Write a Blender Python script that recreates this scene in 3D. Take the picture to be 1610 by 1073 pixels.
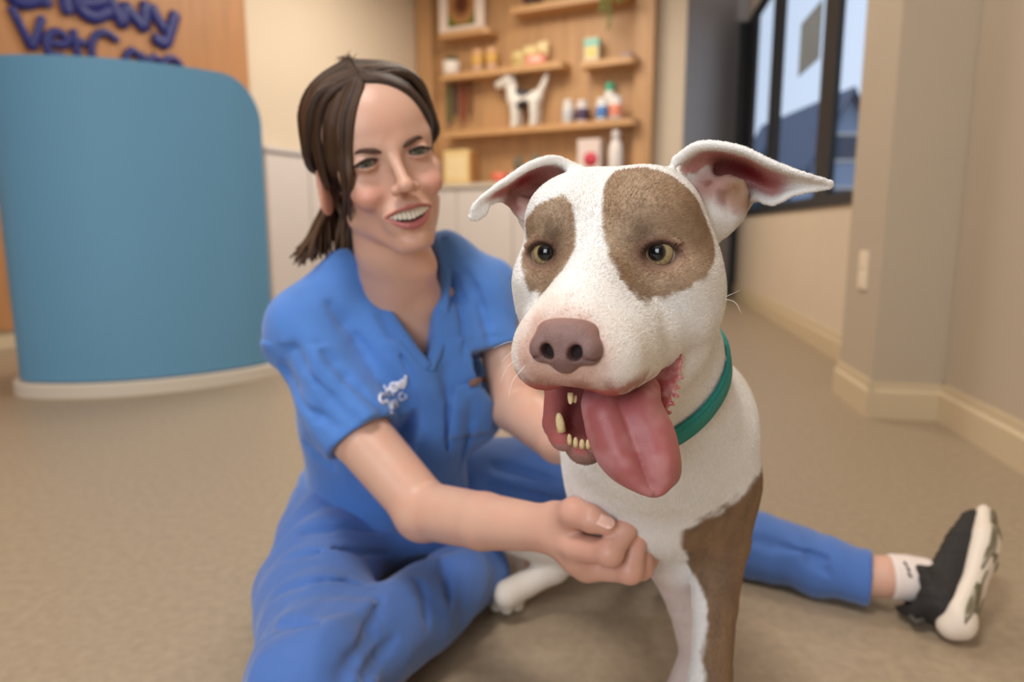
import bpy, bmesh, math, random
import numpy as np
from mathutils import Vector, Matrix
from mathutils.kdtree import KDTree

# ------------------------------------------------------------------ camera, world, lights
SC = bpy.context.scene
for _o in list(bpy.data.objects):
    bpy.data.objects.remove(_o, do_unlink=True)
COL = SC.collection
FPX, CX, CY, CAMH, TILT = 1087.0, 805.0, 536.5, 0.58, math.radians(9.1)
cam_d = bpy.data.cameras.new('camera')
cam_d.sensor_width = 36.0
cam_d.lens = 36.0 * FPX / 1610.0
cam_d.clip_start = 0.02
cam_d.dof.use_dof = True
cam_d.dof.focus_distance = 0.46
cam_d.dof.aperture_fstop = 4.4
cam = bpy.data.objects.new('camera', cam_d)
COL.objects.link(cam)
cam.location = (0, 0, CAMH)
cam.rotation_euler = (math.pi / 2 - TILT, 0, 0)
SC.camera = cam

SC.view_settings.view_transform = 'Standard'
SC.view_settings.look = 'None'
SC.view_settings.gamma = 1.0
SC.view_settings.use_curve_mapping = False
SC.view_settings.exposure = 0.0

world = bpy.data.worlds.new('sky')
SC.world = world
world.use_nodes = True
_bg = world.node_tree.nodes['Background']
_bg.inputs[0].default_value = (0.66, 0.79, 1.0, 1)
_bg.inputs[1].default_value = 1.0

def area(name, loc, target, size, power, col, size_y=None, spread=None):
    d = bpy.data.lights.new(name, 'AREA')
    d.energy = power; d.color = col; d.size = size
    if size_y:
        d.shape = 'RECTANGLE'; d.size_y = size_y
    if spread: d.spread = math.radians(spread)
    o = bpy.data.objects.new(name, d)
    COL.objects.link(o)
    o.location = loc
    v = Vector(target) - Vector(loc)
    o.rotation_euler = v.to_track_quat('-Z', 'Y').to_euler()
    return o
# ceiling panels of the room (warm) and daylight through the shop window behind the photographer
area('ceiling_panel_front', (-0.55, 0.05, 2.70), (-0.55, 0.05, 0), 0.55, 40, (1.0, 0.96, 0.91), 0.55)
area('ceiling_panel_middle', (0.25, 2.2, 2.70), (0.25, 2.2, 0), 0.55, 15, (1.0, 0.93, 0.84), 0.55)
area('ceiling_panel_left', (-1.6, 2.6, 2.70), (-1.6, 2.6, 0), 0.55, 18, (1.0, 0.93, 0.84), 0.55)
area('ceiling_panel_back', (-0.3, 4.6, 2.70), (-0.3, 4.6, 0), 1.2, 58, (1.0, 0.93, 0.82), 1.2)
area('shop_window_daylight', (-1.50, -2.3, 1.60), (-0.1, 0.7, 0.5), 1.5, 62, (0.90, 0.95, 1.0), 1.7)
# ------------------------------------------------------------------ helpers
def at(px, py, Y):
    """world point at distance Y in front of the photographer, seen at picture point px, py"""
    d = ray(px, py)
    return np.array([0, 0, CAMH]) + d * (Y / d[1])
def ray(px, py):
    a, b = (px - CX) / FPX, (CY - py) / FPX
    s, c = math.sin(TILT), math.cos(TILT)
    return np.array([a, c + b * s, -s + b * c])
def on_plane(px, py, o, n):
    d = ray(px, py); C = np.array([0, 0, CAMH]); o = np.asarray(o, float); n = np.asarray(n, float)
    return C + d * (((o - C) @ n) / (d @ n))
def floor_at(px, py, z=0.0):
    return on_plane(px, py, (0, 0, z), (0, 0, 1))

def srgb(r, g, b):
    f = lambda v: (v / 255 / 12.92) if v / 255 <= 0.04045 else ((v / 255 + 0.055) / 1.055) ** 2.4
    return (f(r), f(g), f(b), 1.0)

def mat(name, col, rough=0.5, var=0.0, vscale=8.0, bump=0.0, bscale=40.0, metal=0.0, sss=0.0, sss_r=(1, .35, .2), spec=0.5,
        attr=None, grain=None, trans=0.0, emit=None, estr=1.0, coat=0.0, sheen=0.0, detail=4.0, ior=None):
    m = bpy.data.materials.new(name); m.use_nodes = True
    nt = m.node_tree; N = nt.nodes; L = nt.links
    b = N['Principled BSDF']
    b.inputs['Roughness'].default_value = rough
    b.inputs['Metallic'].default_value = metal
    b.inputs['Specular IOR Level'].default_value = spec
    b.inputs['Transmission Weight'].default_value = trans
    b.inputs['Coat Weight'].default_value = coat
    if ior: b.inputs['IOR'].default_value = ior
    if sheen:
        b.inputs['Sheen Weight'].default_value = sheen
        b.inputs['Sheen Roughness'].default_value = 0.5
    if sss:
        b.inputs['Subsurface Weight'].default_value = sss
        b.inputs['Subsurface Radius'].default_value = sss_r
        b.inputs['Subsurface Scale'].default_value = 0.006
    tc = N.new('ShaderNodeTexCoord')
    vec = tc.outputs['Object']
    if grain:                                     # wood: stretch the noise along one axis
        mp = N.new('ShaderNodeMapping'); mp.inputs['Scale'].default_value = grain
        L.new(vec, mp.inputs[0]); vec = mp.outputs[0]
    if attr:
        a = N.new('ShaderNodeAttribute'); a.attribute_name = attr; src = a.outputs['Color']
    else:
        rgb = N.new('ShaderNodeRGB'); rgb.outputs[0].default_value = col; src = rgb.outputs[0]
    if var:
        nz = N.new('ShaderNodeTexNoise'); nz.inputs['Scale'].default_value = vscale; nz.inputs['Detail'].default_value = detail
        L.new(vec, nz.inputs['Vector'])
        mr = N.new('ShaderNodeMapRange'); mr.inputs[1].default_value = 0.3; mr.inputs[2].default_value = 0.7
        mr.inputs[3].default_value = 1 - var; mr.inputs[4].default_value = 1 + var
        L.new(nz.outputs[0], mr.inputs[0])
        mx = N.new('ShaderNodeVectorMath'); mx.operation = 'SCALE'
        L.new(src, mx.inputs[0]); L.new(mr.outputs[0], mx.inputs['Scale']); src = mx.outputs[0]
    L.new(src, b.inputs['Base Color'])
    if bump:
        n2 = N.new('ShaderNodeTexNoise'); n2.inputs['Scale'].default_value = bscale; n2.inputs['Detail'].default_value = 3
        L.new(vec, n2.inputs['Vector'])
        bp = N.new('ShaderNodeBump'); bp.inputs['Strength'].default_value = bump; bp.inputs['Distance'].default_value = 0.002
        L.new(n2.outputs[0], bp.inputs['Height']); L.new(bp.outputs[0], b.inputs['Normal'])
    if emit:
        b.inputs['Emission Color'].default_value = emit; b.inputs['Emission Strength'].default_value = estr
    return m

def tag(o, label=None, cat=None, group=None, kind=None):
    if label: o['label'] = label
    if cat: o['category'] = cat
    if group: o['group'] = group
    if kind: o['kind'] = kind
    return o
def empty(name, loc=(0, 0, 0), rz=0.0):
    o = bpy.data.objects.new(name, None); COL.objects.link(o)
    o.location = loc; o.rotation_euler = (0, 0, rz); o.empty_display_size = 0.05
    return o
def link(name, me, m, parent=None, smooth=False):
    o = bpy.data.objects.new(name, me); COL.objects.link(o)
    if m is not None: me.materials.append(m)
    if parent is not None: o.parent = parent
    if smooth: me.polygons.foreach_set('use_smooth', np.ones(len(me.polygons), bool))
    return o
def py_mesh(name, V, F, m, parent=None, smooth=False, bevel=0.0):
    me = bpy.data.meshes.new(name); me.from_pydata([tuple(map(float, v)) for v in V], [], [tuple(int(i) for i in f) for f in F]); me.update()
    bm = bmesh.new(); bm.from_mesh(me); bmesh.ops.recalc_face_normals(bm, faces=bm.faces)
    if bevel: bmesh.ops.bevel(bm, geom=list(bm.edges), offset=bevel, segments=2, affect='EDGES', profile=0.5)
    bm.to_mesh(me); bm.free()
    return link(name, me, m, parent, smooth)
def box(name, x0, x1, y0, y1, z0, z1, m, parent=None, bevel=0.0):
    V = [(x, y, z) for x in (x0, x1) for y in (y0, y1) for z in (z0, z1)]
    F = [(0, 1, 3, 2), (4, 6, 7, 5), (0, 4, 5, 1), (2, 3, 7, 6), (0, 2, 6, 4), (1, 5, 7, 3)]
    return py_mesh(name, V, F, m, parent, bevel=bevel)
def prism(name, poly, z0, z1, m, parent=None, bevel=0.0):
    """upright prism over a ground polygon"""
    n = len(poly)
    V = [(p[0], p[1], z0) for p in poly] + [(p[0], p[1], z1) for p in poly]
    F = [tuple(range(n))[::-1], tuple(range(n, 2 * n))] + [(i, (i + 1) % n, n + (i + 1) % n, n + i) for i in range(n)]
    return py_mesh(name, V, F, m, parent, bevel=bevel)
def lathe(name, prof, m, parent=None, n=24, smooth=True):
    """profile of (radius, height) turned about z"""
    V, F = [], []
    for r, z in prof:
        for i in range(n):
            a = 2 * math.pi * i / n; V.append((r * math.cos(a), r * math.sin(a), z))
    for k in range(len(prof) - 1):
        for i in range(n):
            F.append((k * n + i, k * n + (i + 1) % n, (k + 1) * n + (i + 1) % n, (k + 1) * n + i))
    F.append(tuple(range(n))[::-1]); F.append(tuple((len(prof) - 1) * n + i for i in range(n)))
    return py_mesh(name, V, F, m, parent, smooth=smooth)
def catmull(P, n):
    P = np.asarray(P, float); Q = np.vstack([2 * P[0] - P[1], P, 2 * P[-1] - P[-2]]); out = []
    for i in range(len(P) - 1):
        a, b, c, d = Q[i:i + 4]
        for t in np.linspace(0, 1, n, endpoint=False):
            out.append(.5 * (2 * b + (c - a) * t + (2 * a - 5 * b + 4 * c - d) * t * t + (3 * b - a - 3 * c + d) * t ** 3))
    out.append(P[-1])
    return np.array(out)
def tube(name, P, rad, m, parent=None, sides=8, flat=1.0, up=(0, 0, 1), smooth=True):
    V, F = sweep(P, rad, sides, flat, up)
    return py_mesh(name, V, F, m, parent, smooth)
def sweep(P, rad, sides=8, flat=1.0, up=(0, 0, 1)):
    P = np.asarray(P, float); n = len(P); rad = np.broadcast_to(np.asarray(rad, float), (n,))
    T = np.gradient(P, axis=0); T /= np.linalg.norm(T, axis=1, keepdims=True) + 1e-12
    V, F = [], []
    U = np.asarray(up, float)
    for i in range(n):
        A = np.cross(T[i], U); A = A / (np.linalg.norm(A) + 1e-9); B = np.cross(A, T[i]); U = B
        for k in range(sides):
            a = 2 * math.pi * k / sides
            V.append(P[i] + rad[i] * (A * math.cos(a) + B * math.sin(a) * flat))
    for i in range(n - 1):
        for k in range(sides):
            F.append((i * sides + k, i * sides + (k + 1) % sides, (i + 1) * sides + (k + 1) % sides, (i + 1) * sides + k))
    F.append(tuple(range(sides))[::-1]); F.append(tuple((n - 1) * sides + k for k in range(sides)))
    return V, F

# ------------------------------------------------------------------ sculpting: smooth unions of round shapes, meshed as one surface
class Frame:
    """local frame: x to the picture's right, y forward, z up; units of centimetres"""
    def __init__(s, o=(0, 0, 0), M=None, sc=1.0):
        s.o = np.asarray(o, float); s.M = np.eye(3) if M is None else np.asarray(M, float); s.s = sc
    def p(s, l): return s.o + (np.asarray(l, float) * s.s) @ s.M
    def inv(s, P): return ((P - s.o) @ s.M.T) / s.s
def face_frame(E, yaw, pitch, roll, sc=0.01):
    y, p, r = (math.radians(a) for a in (yaw, pitch, roll))
    x = np.array([math.cos(y), -math.sin(y), 0]); f = np.array([-math.sin(y), -math.cos(y), 0]); u = np.array([0, 0, 1.])
    f2 = f * math.cos(p) - u * math.sin(p); u2 = u * math.cos(p) + f * math.sin(p)
    x3 = x * math.cos(r) + u2 * math.sin(r); u3 = u2 * math.cos(r) - x * math.sin(r)
    return Frame(E, np.array([x3, f2, u3]), sc)
WORLD = Frame()
def rotm(rx, ry, rz):
    return np.array(Matrix.Rotation(math.radians(rz), 3, 'Z') @ Matrix.Rotation(math.radians(ry), 3, 'Y') @ Matrix.Rotation(math.radians(rx), 3, 'X'))
def smin(a, b, k):
    h = np.maximum(k - np.abs(a - b), 0) / k
    return np.minimum(a, b) - h * h * k * .25
class Sculpt:
    def __init__(s, fr=WORLD): s.ops = []; s.fr = fr
    def _add(s, fn, k, op): s.ops.append((fn, max(k * s.fr.s, 1e-5), op)); return s
    def ell(s, c, r, rot=(0, 0, 0), k=1.0, op='u'):
        c = s.fr.p(c); r = np.asarray(r, float) * s.fr.s
        A = (rotm(*rot).T @ s.fr.M).astype(np.float32)             # rows: ellipsoid axes in world
        c = c.astype(np.float32); r = r.astype(np.float32); AR = (A / r[:, None]).T.copy(); ir = 1 / r; rm = -r.min()
        def fn(P):
            q = (P - c) @ AR
            k0 = np.sqrt(np.einsum('...i,...i', q, q)); q *= ir; k1 = np.sqrt(np.einsum('...i,...i', q, q)) + 1e-9
            return np.where(k0 < 0.05, rm, k0 * (k0 - 1) / k1)
        return s._add(fn, k, op)
    def cone(s, a, b, ra, rb, k=1.0, op='u', flat=None, ratio=1.0):
        """round cone; flat = local direction in which it is squeezed by ratio"""
        a = s.fr.p(a); b = s.fr.p(b); ra *= s.fr.s; rb *= s.fr.s
        ab = b - a; L2 = np.float32(ab @ ab + 1e-12)
        fd = None
        if flat is not None:
            fd = np.asarray(flat, float) @ s.fr.M; fd = fd - ab * (fd @ ab) / L2; fd = (fd / np.linalg.norm(fd)).astype(np.float32)
        a = a.astype(np.float32); ab = ab.astype(np.float32); ra = np.float32(ra); rb = np.float32(rb)
        def fn(P):
            q = P - a; t = np.clip((q @ ab) / L2, 0, 1)
            d = q - t[..., None] * ab
            if fd is not None:
                c = d @ fd; n2 = (d * d).sum(-1) + (1 / ratio ** 2 - 1) * c * c
                rr = ra + (rb - ra) * t; n = np.sqrt(n2)
                g = np.sqrt((d * d).sum(-1) + (1 / ratio ** 4 - 1) * c * c) + 1e-9
                return (n - rr) * n / g
            return np.sqrt(np.einsum('...i,...i', d, d)) - (ra + (rb - ra) * t)
        return s._add(fn, k, op)
    def chain(s, pts, rad, k=1.0, op='u', kk=None, **kw):
        for i in range(len(pts) - 1):
            s.cone(pts[i], pts[i + 1], rad[i], rad[i + 1], k if i == 0 else (kk or k * .18), op, **kw)
        return s
    def sheet(s, S, thick, k=1.0, op='u', h=None, pad=1.2):
        """thin curved sheet given by sample points in local units (an ear, a fold); thick may be per point"""
        fs = s.fr.s; S = s.fr.p(np.asarray(S, float).reshape(-1, 3)).astype(np.float32)
        th = (np.broadcast_to(np.asarray(thick, float).ravel(), (len(S),)) * fs).astype(np.float32)
        h = (h or 0.22) * fs; lo = S.min(0) - pad * fs; n = np.ceil((S.max(0) + pad * fs - lo) / h).astype(int) + 1
        G = np.stack(np.meshgrid(*[lo[i] + h * np.arange(n[i]) for i in range(3)], indexing='ij'), -1).reshape(-1, 3).astype(np.float32)
        kd = KDTree(len(S))
        for i, p in enumerate(S): kd.insert(p, i)
        kd.balance(); fnd = kd.find
        D = np.array([(lambda r: r[2] - th[r[1]])(fnd(g)) for g in G], np.float32).reshape(n)
        lo = lo.astype(np.float32); h = np.float32(h)
        def fn(P):
            sh = P.shape[:-1]; q = (P.reshape(-1, 3) - lo) / h; qc = np.clip(q, 0, (n - 1.001).astype(np.float32)); i = qc.astype(int); f = qc - i
            out = 0
            for dx in (0, 1):
                for dy in (0, 1):
                    for dz in (0, 1):
                        w = (f[:, 0] if dx else 1 - f[:, 0]) * (f[:, 1] if dy else 1 - f[:, 1]) * (f[:, 2] if dz else 1 - f[:, 2])
                        out = out + w * D[i[:, 0] + dx, i[:, 1] + dy, i[:, 2] + dz]
            return (out + np.sqrt((((q - qc) * h) ** 2).sum(1))).reshape(sh).astype(np.float32)
        return s._add(fn, k, op)
    def surface(s, o, d, t0=0.0, t1=8.0, n=400):
        """last distance along local direction d from local o that is still inside"""
        t = np.linspace(t0, t1, n); f = s.field(s.fr.p(np.asarray(o, float) + t[:, None] * np.asarray(d, float)).astype(np.float32))
        j = np.nonzero(f < 0)[0]
        return t[j[-1]] if len(j) else t0
    def warp(s, fn):
        """fn(P, d) -> d: folds and fine relief"""
        s.ops.append((fn, 0.0, 'w')); return s
    def field(s, P, skipwarp=False):
        f = np.full(P.shape[:-1], 1e3)
        for fn, k, op in s.ops:
            if op == 'u': f = smin(f, fn(P), k)
            elif op == 's': f = -smin(-f, fn(P), k)
            elif op == 'i': f = -smin(-f, -fn(P), k)
            elif not skipwarp: f = fn(P, f)
        return f
    def polygonize(s, lo, hi, h, blk=4):
        lo = np.asarray(lo, float); hi = np.asarray(hi, float)
        n = np.ceil((hi - lo) / (h * blk * 4)).astype(int)
        idx = np.stack(np.meshgrid(*[np.arange(k) for k in n], indexing='ij'), -1).reshape(-1, 3)
        for lev, B in enumerate((h * blk * 4, h * blk)):
            R = B * .866
            if lev:
                o = np.arange(4); sub = np.stack(np.meshgrid(o, o, o, indexing='ij'), -1).reshape(-1, 3)
                idx = (idx[:, None] * 4 + sub).reshape(-1, 3)
            cen = (lo + (idx + .5) * B).astype(np.float32)
            f = np.full(len(cen), 1e3, np.float32); dcs = []
            for oi, (fn, k, op) in enumerate(s.ops):
                if op == 'w': dcs.append(None); continue
                if lev and op != 'i':                     # only where the coarse level said the shape is near
                    mk = np.repeat(pd[oi], 64); d = np.full(len(cen), 1e2, np.float32); d[mk] = fn(cen[mk])
                else: d = fn(cen)
                dcs.append(d)
                f = smin(f, d, k) if op == 'u' else (-smin(-f, d, k) if op == 's' else -smin(-f, -d, k))
            act = np.abs(f) < R * 1.5 + (.004 if lev == 0 else .003)
            pd = [None if d is None else d[act] < R * 2.2 + op_[1] + .004 + max([0] + [q[1] for q in s.ops[i_ + 1:]]) for i_, (d, op_) in enumerate(zip(dcs, s.ops))]
            idx = idx[act]
        n = n * 4; nb = len(idx)
        o = np.arange(blk + 1); off = np.stack(np.meshgrid(o, o, o, indexing='ij'), -1).reshape(-1, 3)
        f = np.full((nb, (blk + 1) ** 3), 1e3, np.float32)
        base = idx * blk
        for (fn, k, op), d in zip(s.ops, pd):
            m = np.nonzero(d)[0] if d is not None and op != 'i' else np.arange(nb)
            for i in range(0, len(m), 1500):
                mm = m[i:i + 1500]; P = (lo + (base[mm][:, None, :] + off) * h).astype(np.float32); g = f[mm]
                if op == 'w': f[mm] = fn(P, g); continue
                dd = fn(P)
                f[mm] = smin(g, dd, k) if op == 'u' else (-smin(-g, dd, k) if op == 's' else -smin(-g, -dd, k))
        f = f.reshape(nb, blk + 1, blk + 1, blk + 1)
        ins = f < 0
        cnt = np.zeros((nb, blk, blk, blk), np.int8); corners = []
        for dx in (0, 1):
            for dy in (0, 1):
                for dz in (0, 1):
                    cnt += ins[:, dx:dx + blk, dy:dy + blk, dz:dz + blk]; corners.append((dx, dy, dz))
        b, i, j, k_ = np.nonzero((cnt > 0) & (cnt < 8))
        cv = np.stack([f[b, i + c[0], j + c[1], k_ + c[2]] for c in corners], 1)
        C = np.array(corners, float); acc = np.zeros((len(b), 3)); num = np.zeros(len(b))
        for a in range(8):
            for c in range(a + 1, 8):
                if np.abs(C[a] - C[c]).sum() == 1:
                    va, vb = cv[:, a], cv[:, c]; m = (va < 0) != (vb < 0)
                    t = np.where(m, va / np.where(m, va - vb, 1), 0)
                    acc += np.where(m[:, None], C[a] + (C[c] - C[a]) * t[:, None], 0); num += m
        cell = idx[b] * blk + np.stack([i, j, k_], 1)
        V = lo + (cell + acc / num[:, None]) * h
        NN = n * blk + 2
        key = ((cell[:, 0] + 1) * NN[1] + cell[:, 1] + 1) * NN[2] + cell[:, 2] + 1
        order = np.argsort(key); ks = key[order]
        def look(cc):
            q = ((cc[:, 0] + 1) * NN[1] + cc[:, 1] + 1) * NN[2] + cc[:, 2] + 1
            p = np.clip(np.searchsorted(ks, q), 0, len(ks) - 1)
            return np.where(ks[p] == q, order[p], -1)
        Q = []
        for ax in range(3):
            e = [0, 0, 0]; e[ax] = 1
            A0 = ins[:, :blk, :blk, :blk]; A1 = ins[:, e[0]:e[0] + blk, e[1]:e[1] + blk, e[2]:e[2] + blk]
            b2, i2, j2, k2 = np.nonzero(A0 != A1)
            g = idx[b2] * blk + np.stack([i2, j2, k2], 1); s0 = A0[b2, i2, j2, k2]
            u, w = [x for x in range(3) if x != ax]
            if ax == 1: u, w = w, u
            du = np.zeros(3, int); du[u] = 1; dw = np.zeros(3, int); dw[w] = 1
            q = np.stack([look(g - du - dw), look(g - dw), look(g), look(g - du)], 1)
            q = np.where(s0[:, None], q, q[:, ::-1]); Q.append(q[(q >= 0).all(1)])
        return V, np.vstack(Q)
def relax(V, Q, n=1, lam=0.5):
    E = np.vstack([Q[:, [0, 1]], Q[:, [1, 2]], Q[:, [2, 3]], Q[:, [3, 0]]]); N = len(V)
    deg = np.bincount(E[:, 0], minlength=N) + np.bincount(E[:, 1], minlength=N) + 1e-9
    for _ in range(n):
        S = np.stack([np.bincount(E[:, 0], V[E[:, 1], c], N) + np.bincount(E[:, 1], V[E[:, 0], c], N) for c in range(3)], 1)
        V = V + lam * (S / deg[:, None] - V)
    return V
def np_mesh(name, V, Q, m, parent=None, col=None, smooth=True):
    me = bpy.data.meshes.new(name); V = np.ascontiguousarray(V, np.float32); Q = np.ascontiguousarray(Q, np.int32)
    k = Q.shape[1]
    me.vertices.add(len(V)); me.vertices.foreach_set('co', V.ravel())
    me.loops.add(Q.size); me.loops.foreach_set('vertex_index', Q.ravel())
    me.polygons.add(len(Q)); me.polygons.foreach_set('loop_start', np.arange(0, Q.size, k, dtype=np.int32))
    me.update(calc_edges=True)
    if col is not None:
        ca = me.color_attributes.new('Col', 'FLOAT_COLOR', 'POINT')
        c4 = np.ones((len(V), 4), np.float32); c4[:, :3] = col; ca.data.foreach_set('color', c4.ravel())
    return link(name, me, m, parent, smooth)
def normals_of(V, Q):
    n = np.cross(V[Q[:, 2]] - V[Q[:, 0]], V[Q[:, 3]] - V[Q[:, 1]]); out = np.zeros_like(V)
    for c in range(4):
        for a in range(3): out[:, a] += np.bincount(Q[:, c], n[:, a], len(V))
    return out / (np.linalg.norm(out, axis=1, keepdims=True) + 1e-12)
_rs = np.random.RandomState(7)
_LAT = _rs.rand(32, 32, 32).astype(np.float32)
def noise3(P, scale, seed=0.0):
    """smooth value noise, 0..1"""
    q = np.asarray(P, np.float32) * np.float32(scale) + np.float32(seed * 7.31); fl = np.floor(q); f = q - fl; i = fl.astype(np.int32) & 31
    f *= f * (3 - 2 * f); j = (i + 1) & 31; L = _LAT.ravel()
    x0, x1 = i[..., 0] << 10, j[..., 0] << 10; y0, y1 = i[..., 1] << 5, j[..., 1] << 5; z0, z1 = i[..., 2], j[..., 2]
    fx, fy, fz = f[..., 0], f[..., 1], f[..., 2]
    def lz(a):
        u = L.take(a + z0); return u + (L.take(a + z1) - u) * fz
    def ly(a):
        u = lz(a + y0); return u + (lz(a + y1) - u) * fy
    u = ly(x0); return u + (ly(x1) - u) * fx
def fbm(P, scale, seed=0.0): return .66 * noise3(P, scale, seed) + .34 * noise3(P, scale * 2.3, seed + 1)
def sstep(a, b, x):
    t = np.clip((x - a) / (b - a), 0, 1); return t * t * (3 - 2 * t)
def mix(a, b, t): return a + (np.asarray(b) - a) * t[..., None]
# ------------------------------------------------------------------ room
M_floor = mat('floor_vinyl', srgb(158, 140, 117), .45, var=.10, vscale=60, bump=.05, bscale=220, spec=.4, detail=8)
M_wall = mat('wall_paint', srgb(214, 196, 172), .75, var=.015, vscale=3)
M_wall_shaded = mat('wall_paint_shaded', srgb(184, 168, 146), .75, var=.015, vscale=3)  # wall paint darkened for the shade on the right-hand walls
M_wall_unlit = mat('wall_paint_unlit', srgb(172, 164, 160), .75, var=.02, vscale=3)  # paint greyed to stand in for a wall that gets no light
M_trim = mat('trim_paint', srgb(204, 184, 150), .5)
M_wood = mat('oak_panel', srgb(190, 146, 100), .5, var=.13, vscale=3.0, grain=(9, 9, .8), bump=.05, bscale=20)
M_wood2 = mat('oak_shelf', srgb(198, 152, 104), .45, var=.10, vscale=6.0, grain=(1.2, 9, 9))
M_white = mat('white_laminate', srgb(216, 207, 200), .5, var=.01)
M_black = mat('black_frame', srgb(20, 20, 22), .45, var=.1, vscale=20)
def struct(o): o['kind'] = 'structure'; return o
EU = np.array([.9866, -.1633]); EV = np.array([.1633, .9866])            # right-hand walls
def uv(u, v): return u * EU + v * EV
BU = np.array([.89, -.4559]); BV = np.array([.4559, .89])                # shelf wall and sign wall
LW0 = floor_at(10, 547)[:2]                                              # foot of the sign wall
def lw(t): return LW0 + t * BV
def lw_t(px, py=300):
    p = on_plane(px, py, (*LW0, 0), (BU[0], BU[1], 0)); return (p[:2] - LW0) @ BV
T_CORNER = lw_t(668)
CORNER = lw(T_CORNER)
def bw(s, n=0.0): return CORNER + s * BU - n * BV                         # shelf wall: along it, and out into the room
def bw_at(px, py, n=0.0):
    p = on_plane(px, py, (*(CORNER - n * BV), 0), (BV[0], BV[1], 0)); return (p[:2] - CORNER) @ BU, p[2]

struct(box('floor', -6, 5, -3, 9, -.05, 0, M_floor))
def wall(name, a, b, z0, z1, m, thick=.08, side=1):
    a = np.asarray(a); b = np.asarray(b); d = (b - a) / np.linalg.norm(b - a); n = np.array([d[1], -d[0]]) * side * thick
    return struct(prism(name, [a, b, b + n, a + n], z0, z1, m))
HC = 2.75
wall('wall_right', uv(.968, -3.2), uv(.968, 2.262), 0, HC, M_wall_shaded)
struct(prism('wall_column', [uv(.764, 2.27), uv(1.02, 2.262), uv(1.02, 2.60), uv(.764, 2.60)], 0, HC, M_wall_shaded))
WZ0, WZ1 = .70, 2.32
def wv(px):                                                               # place along the window wall of a picture column
    p = on_plane(px, 200, (*uv(.955, 0), 0), (EU[0], EU[1], 0)); return p[:2] @ EV
VW1 = wv(1168)
wall('wall_window_low', uv(.955, 2.60), uv(.955, VW1), 0, WZ0, M_wall)
wall('wall_window_high', uv(.955, 2.60), uv(.955, VW1), WZ1, HC, M_wall)
SX_END = bw_at(1072, 250)[0] + .5
TRIM_END = bw(bw_at(1072, 250)[0])
wall('wall_shelf', bw(-.05), TRIM_END, 0, HC, M_wall, side=-1)
wall('wall_unlit', TRIM_END, uv(.955, VW1 + .05) - .05 * EU, 0, HC, M_wall_unlit, side=-1)
wall('wall_sign', lw(-4.0), lw(T_CORNER), 0, HC, M_wall, side=-1)
struct(prism('ceiling', [(-5.1, -2.62), tuple(uv(1.03, -2.9)), tuple(uv(1.03, VW1 + .4)), tuple(bw(SX_END, -.1)), tuple(lw(T_CORNER) - .1 * BU), tuple(lw(-4.0) - .1 * BU), (-5.1, 3.0)], HC, HC + .06, mat('ceiling_paint', srgb(225, 215, 200), .8)))
M_front = mat('wall_paint_unseen', srgb(128, 124, 120), .8)  # walls out of view, dark grey to cut the bounced fill
# wall behind the photographer with the wide shop window
for nm, x0, x1, z0, z1 in (('wall_front_left', -5.0, -2.4, 0, HC), ('wall_front_right', -.6, 1.4, 0, HC), ('wall_front_low', -2.4, -.6, 0, .6), ('wall_front_high', -2.4, -.6, 2.5, HC)):
    struct(box(nm, x0, x1, -2.62, -2.5, z0, z1, M_front))
struct(box('wall_far_left', -5.1, -5.0, -2.6, 3.0, 0, HC, M_front))
# skirting boards with a little top bevel
def skirt(name, a, b, n, h=.115, t=.016):
    a = np.asarray(a); b = np.asarray(b); n = np.asarray(n)
    sec = [(0, 0), (t, 0), (t, h * .72), (t * .6, h * .80), (t * .55, h), (0, h)]
    V = [(*(p + n * w), z) for p in (a, b) for (w, z) in sec]; k = len(sec)
    F = [(i, (i + 1) % k, k + (i + 1) % k, k + i) for i in range(k)] + [tuple(range(k)), tuple(range(2 * k - 1, k - 1, -1))]
    return struct(py_mesh(name, V, F, M_trim))
skirt('baseboard_right', uv(.968, -3.2), uv(.968, 2.262), -EU)
skirt('baseboard_column_front', uv(.750, 2.268), uv(.968, 2.262), -EV)
skirt('baseboard_column_side', uv(.764, 2.25), uv(.764, 2.61), -EU)
skirt('baseboard_window', uv(.955, 2.60), uv(.955, VW1), -EU)
skirt('baseboard_sign', lw(-4.0), lw(lw_t(402)), BU, .09)
# ---- window wall: black frame, panes
win = empty('window_1', (*uv(.955, 4.2), WZ0)); win['kind'] = 'structure'
def kid(o, root): return adopt(o, root)
def adopt(o, root):
    o.parent = root; o.matrix_parent_inverse = root_matrix(root).inverted()
    return o
def root_matrix(r):
    m = Matrix.Translation(r.location) @ r.rotation_euler.to_matrix().to_4x4()
    return m
def vbar(name, v0, v1, z0, z1, m, root, du=.03, u=.952):
    return kid(prism(name, [uv(u, v0), uv(u + du, v0), uv(u + du, v1), uv(u, v1)], z0, z1, m), root)
vbar('sill', 2.60, VW1, WZ0 - .005, WZ0 + .05, M_black, win, .09, .94)
vbar('head', 2.60, VW1, WZ1 - .08, WZ1, M_black, win)
M_glass = mat('window_glass', (1, 1, 1, 1), .0, trans=1.0, ior=1.03, spec=.3)
cols = [(1168, 1182), (1207, 1221), (1286, 1308)]
vs = [(wv(b), wv(a)) for a, b in cols]
for (v0, v1) in vs: vbar('mullion', v0, v1, WZ0 + .05, WZ1 - .08, M_black, win)
edges = [(vs[1][1], vs[0][0]), (vs[2][1], vs[1][0]), (2.60, vs[2][0])]
for v0, v1 in edges: vbar('pane', v0, v1, WZ0 + .05, WZ1 - .08, M_glass, win, .006, .975)
dr = empty('door_1', (*uv(.93, VW1 + .02), 0)); dr['kind'] = 'structure'
kid(prism('door_post', [uv(.90, VW1 + .02), uv(1.0, VW1 + .02), uv(1.0, VW1 + .28), uv(.90, VW1 + .28)], 0, WZ1, M_black), dr)
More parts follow.
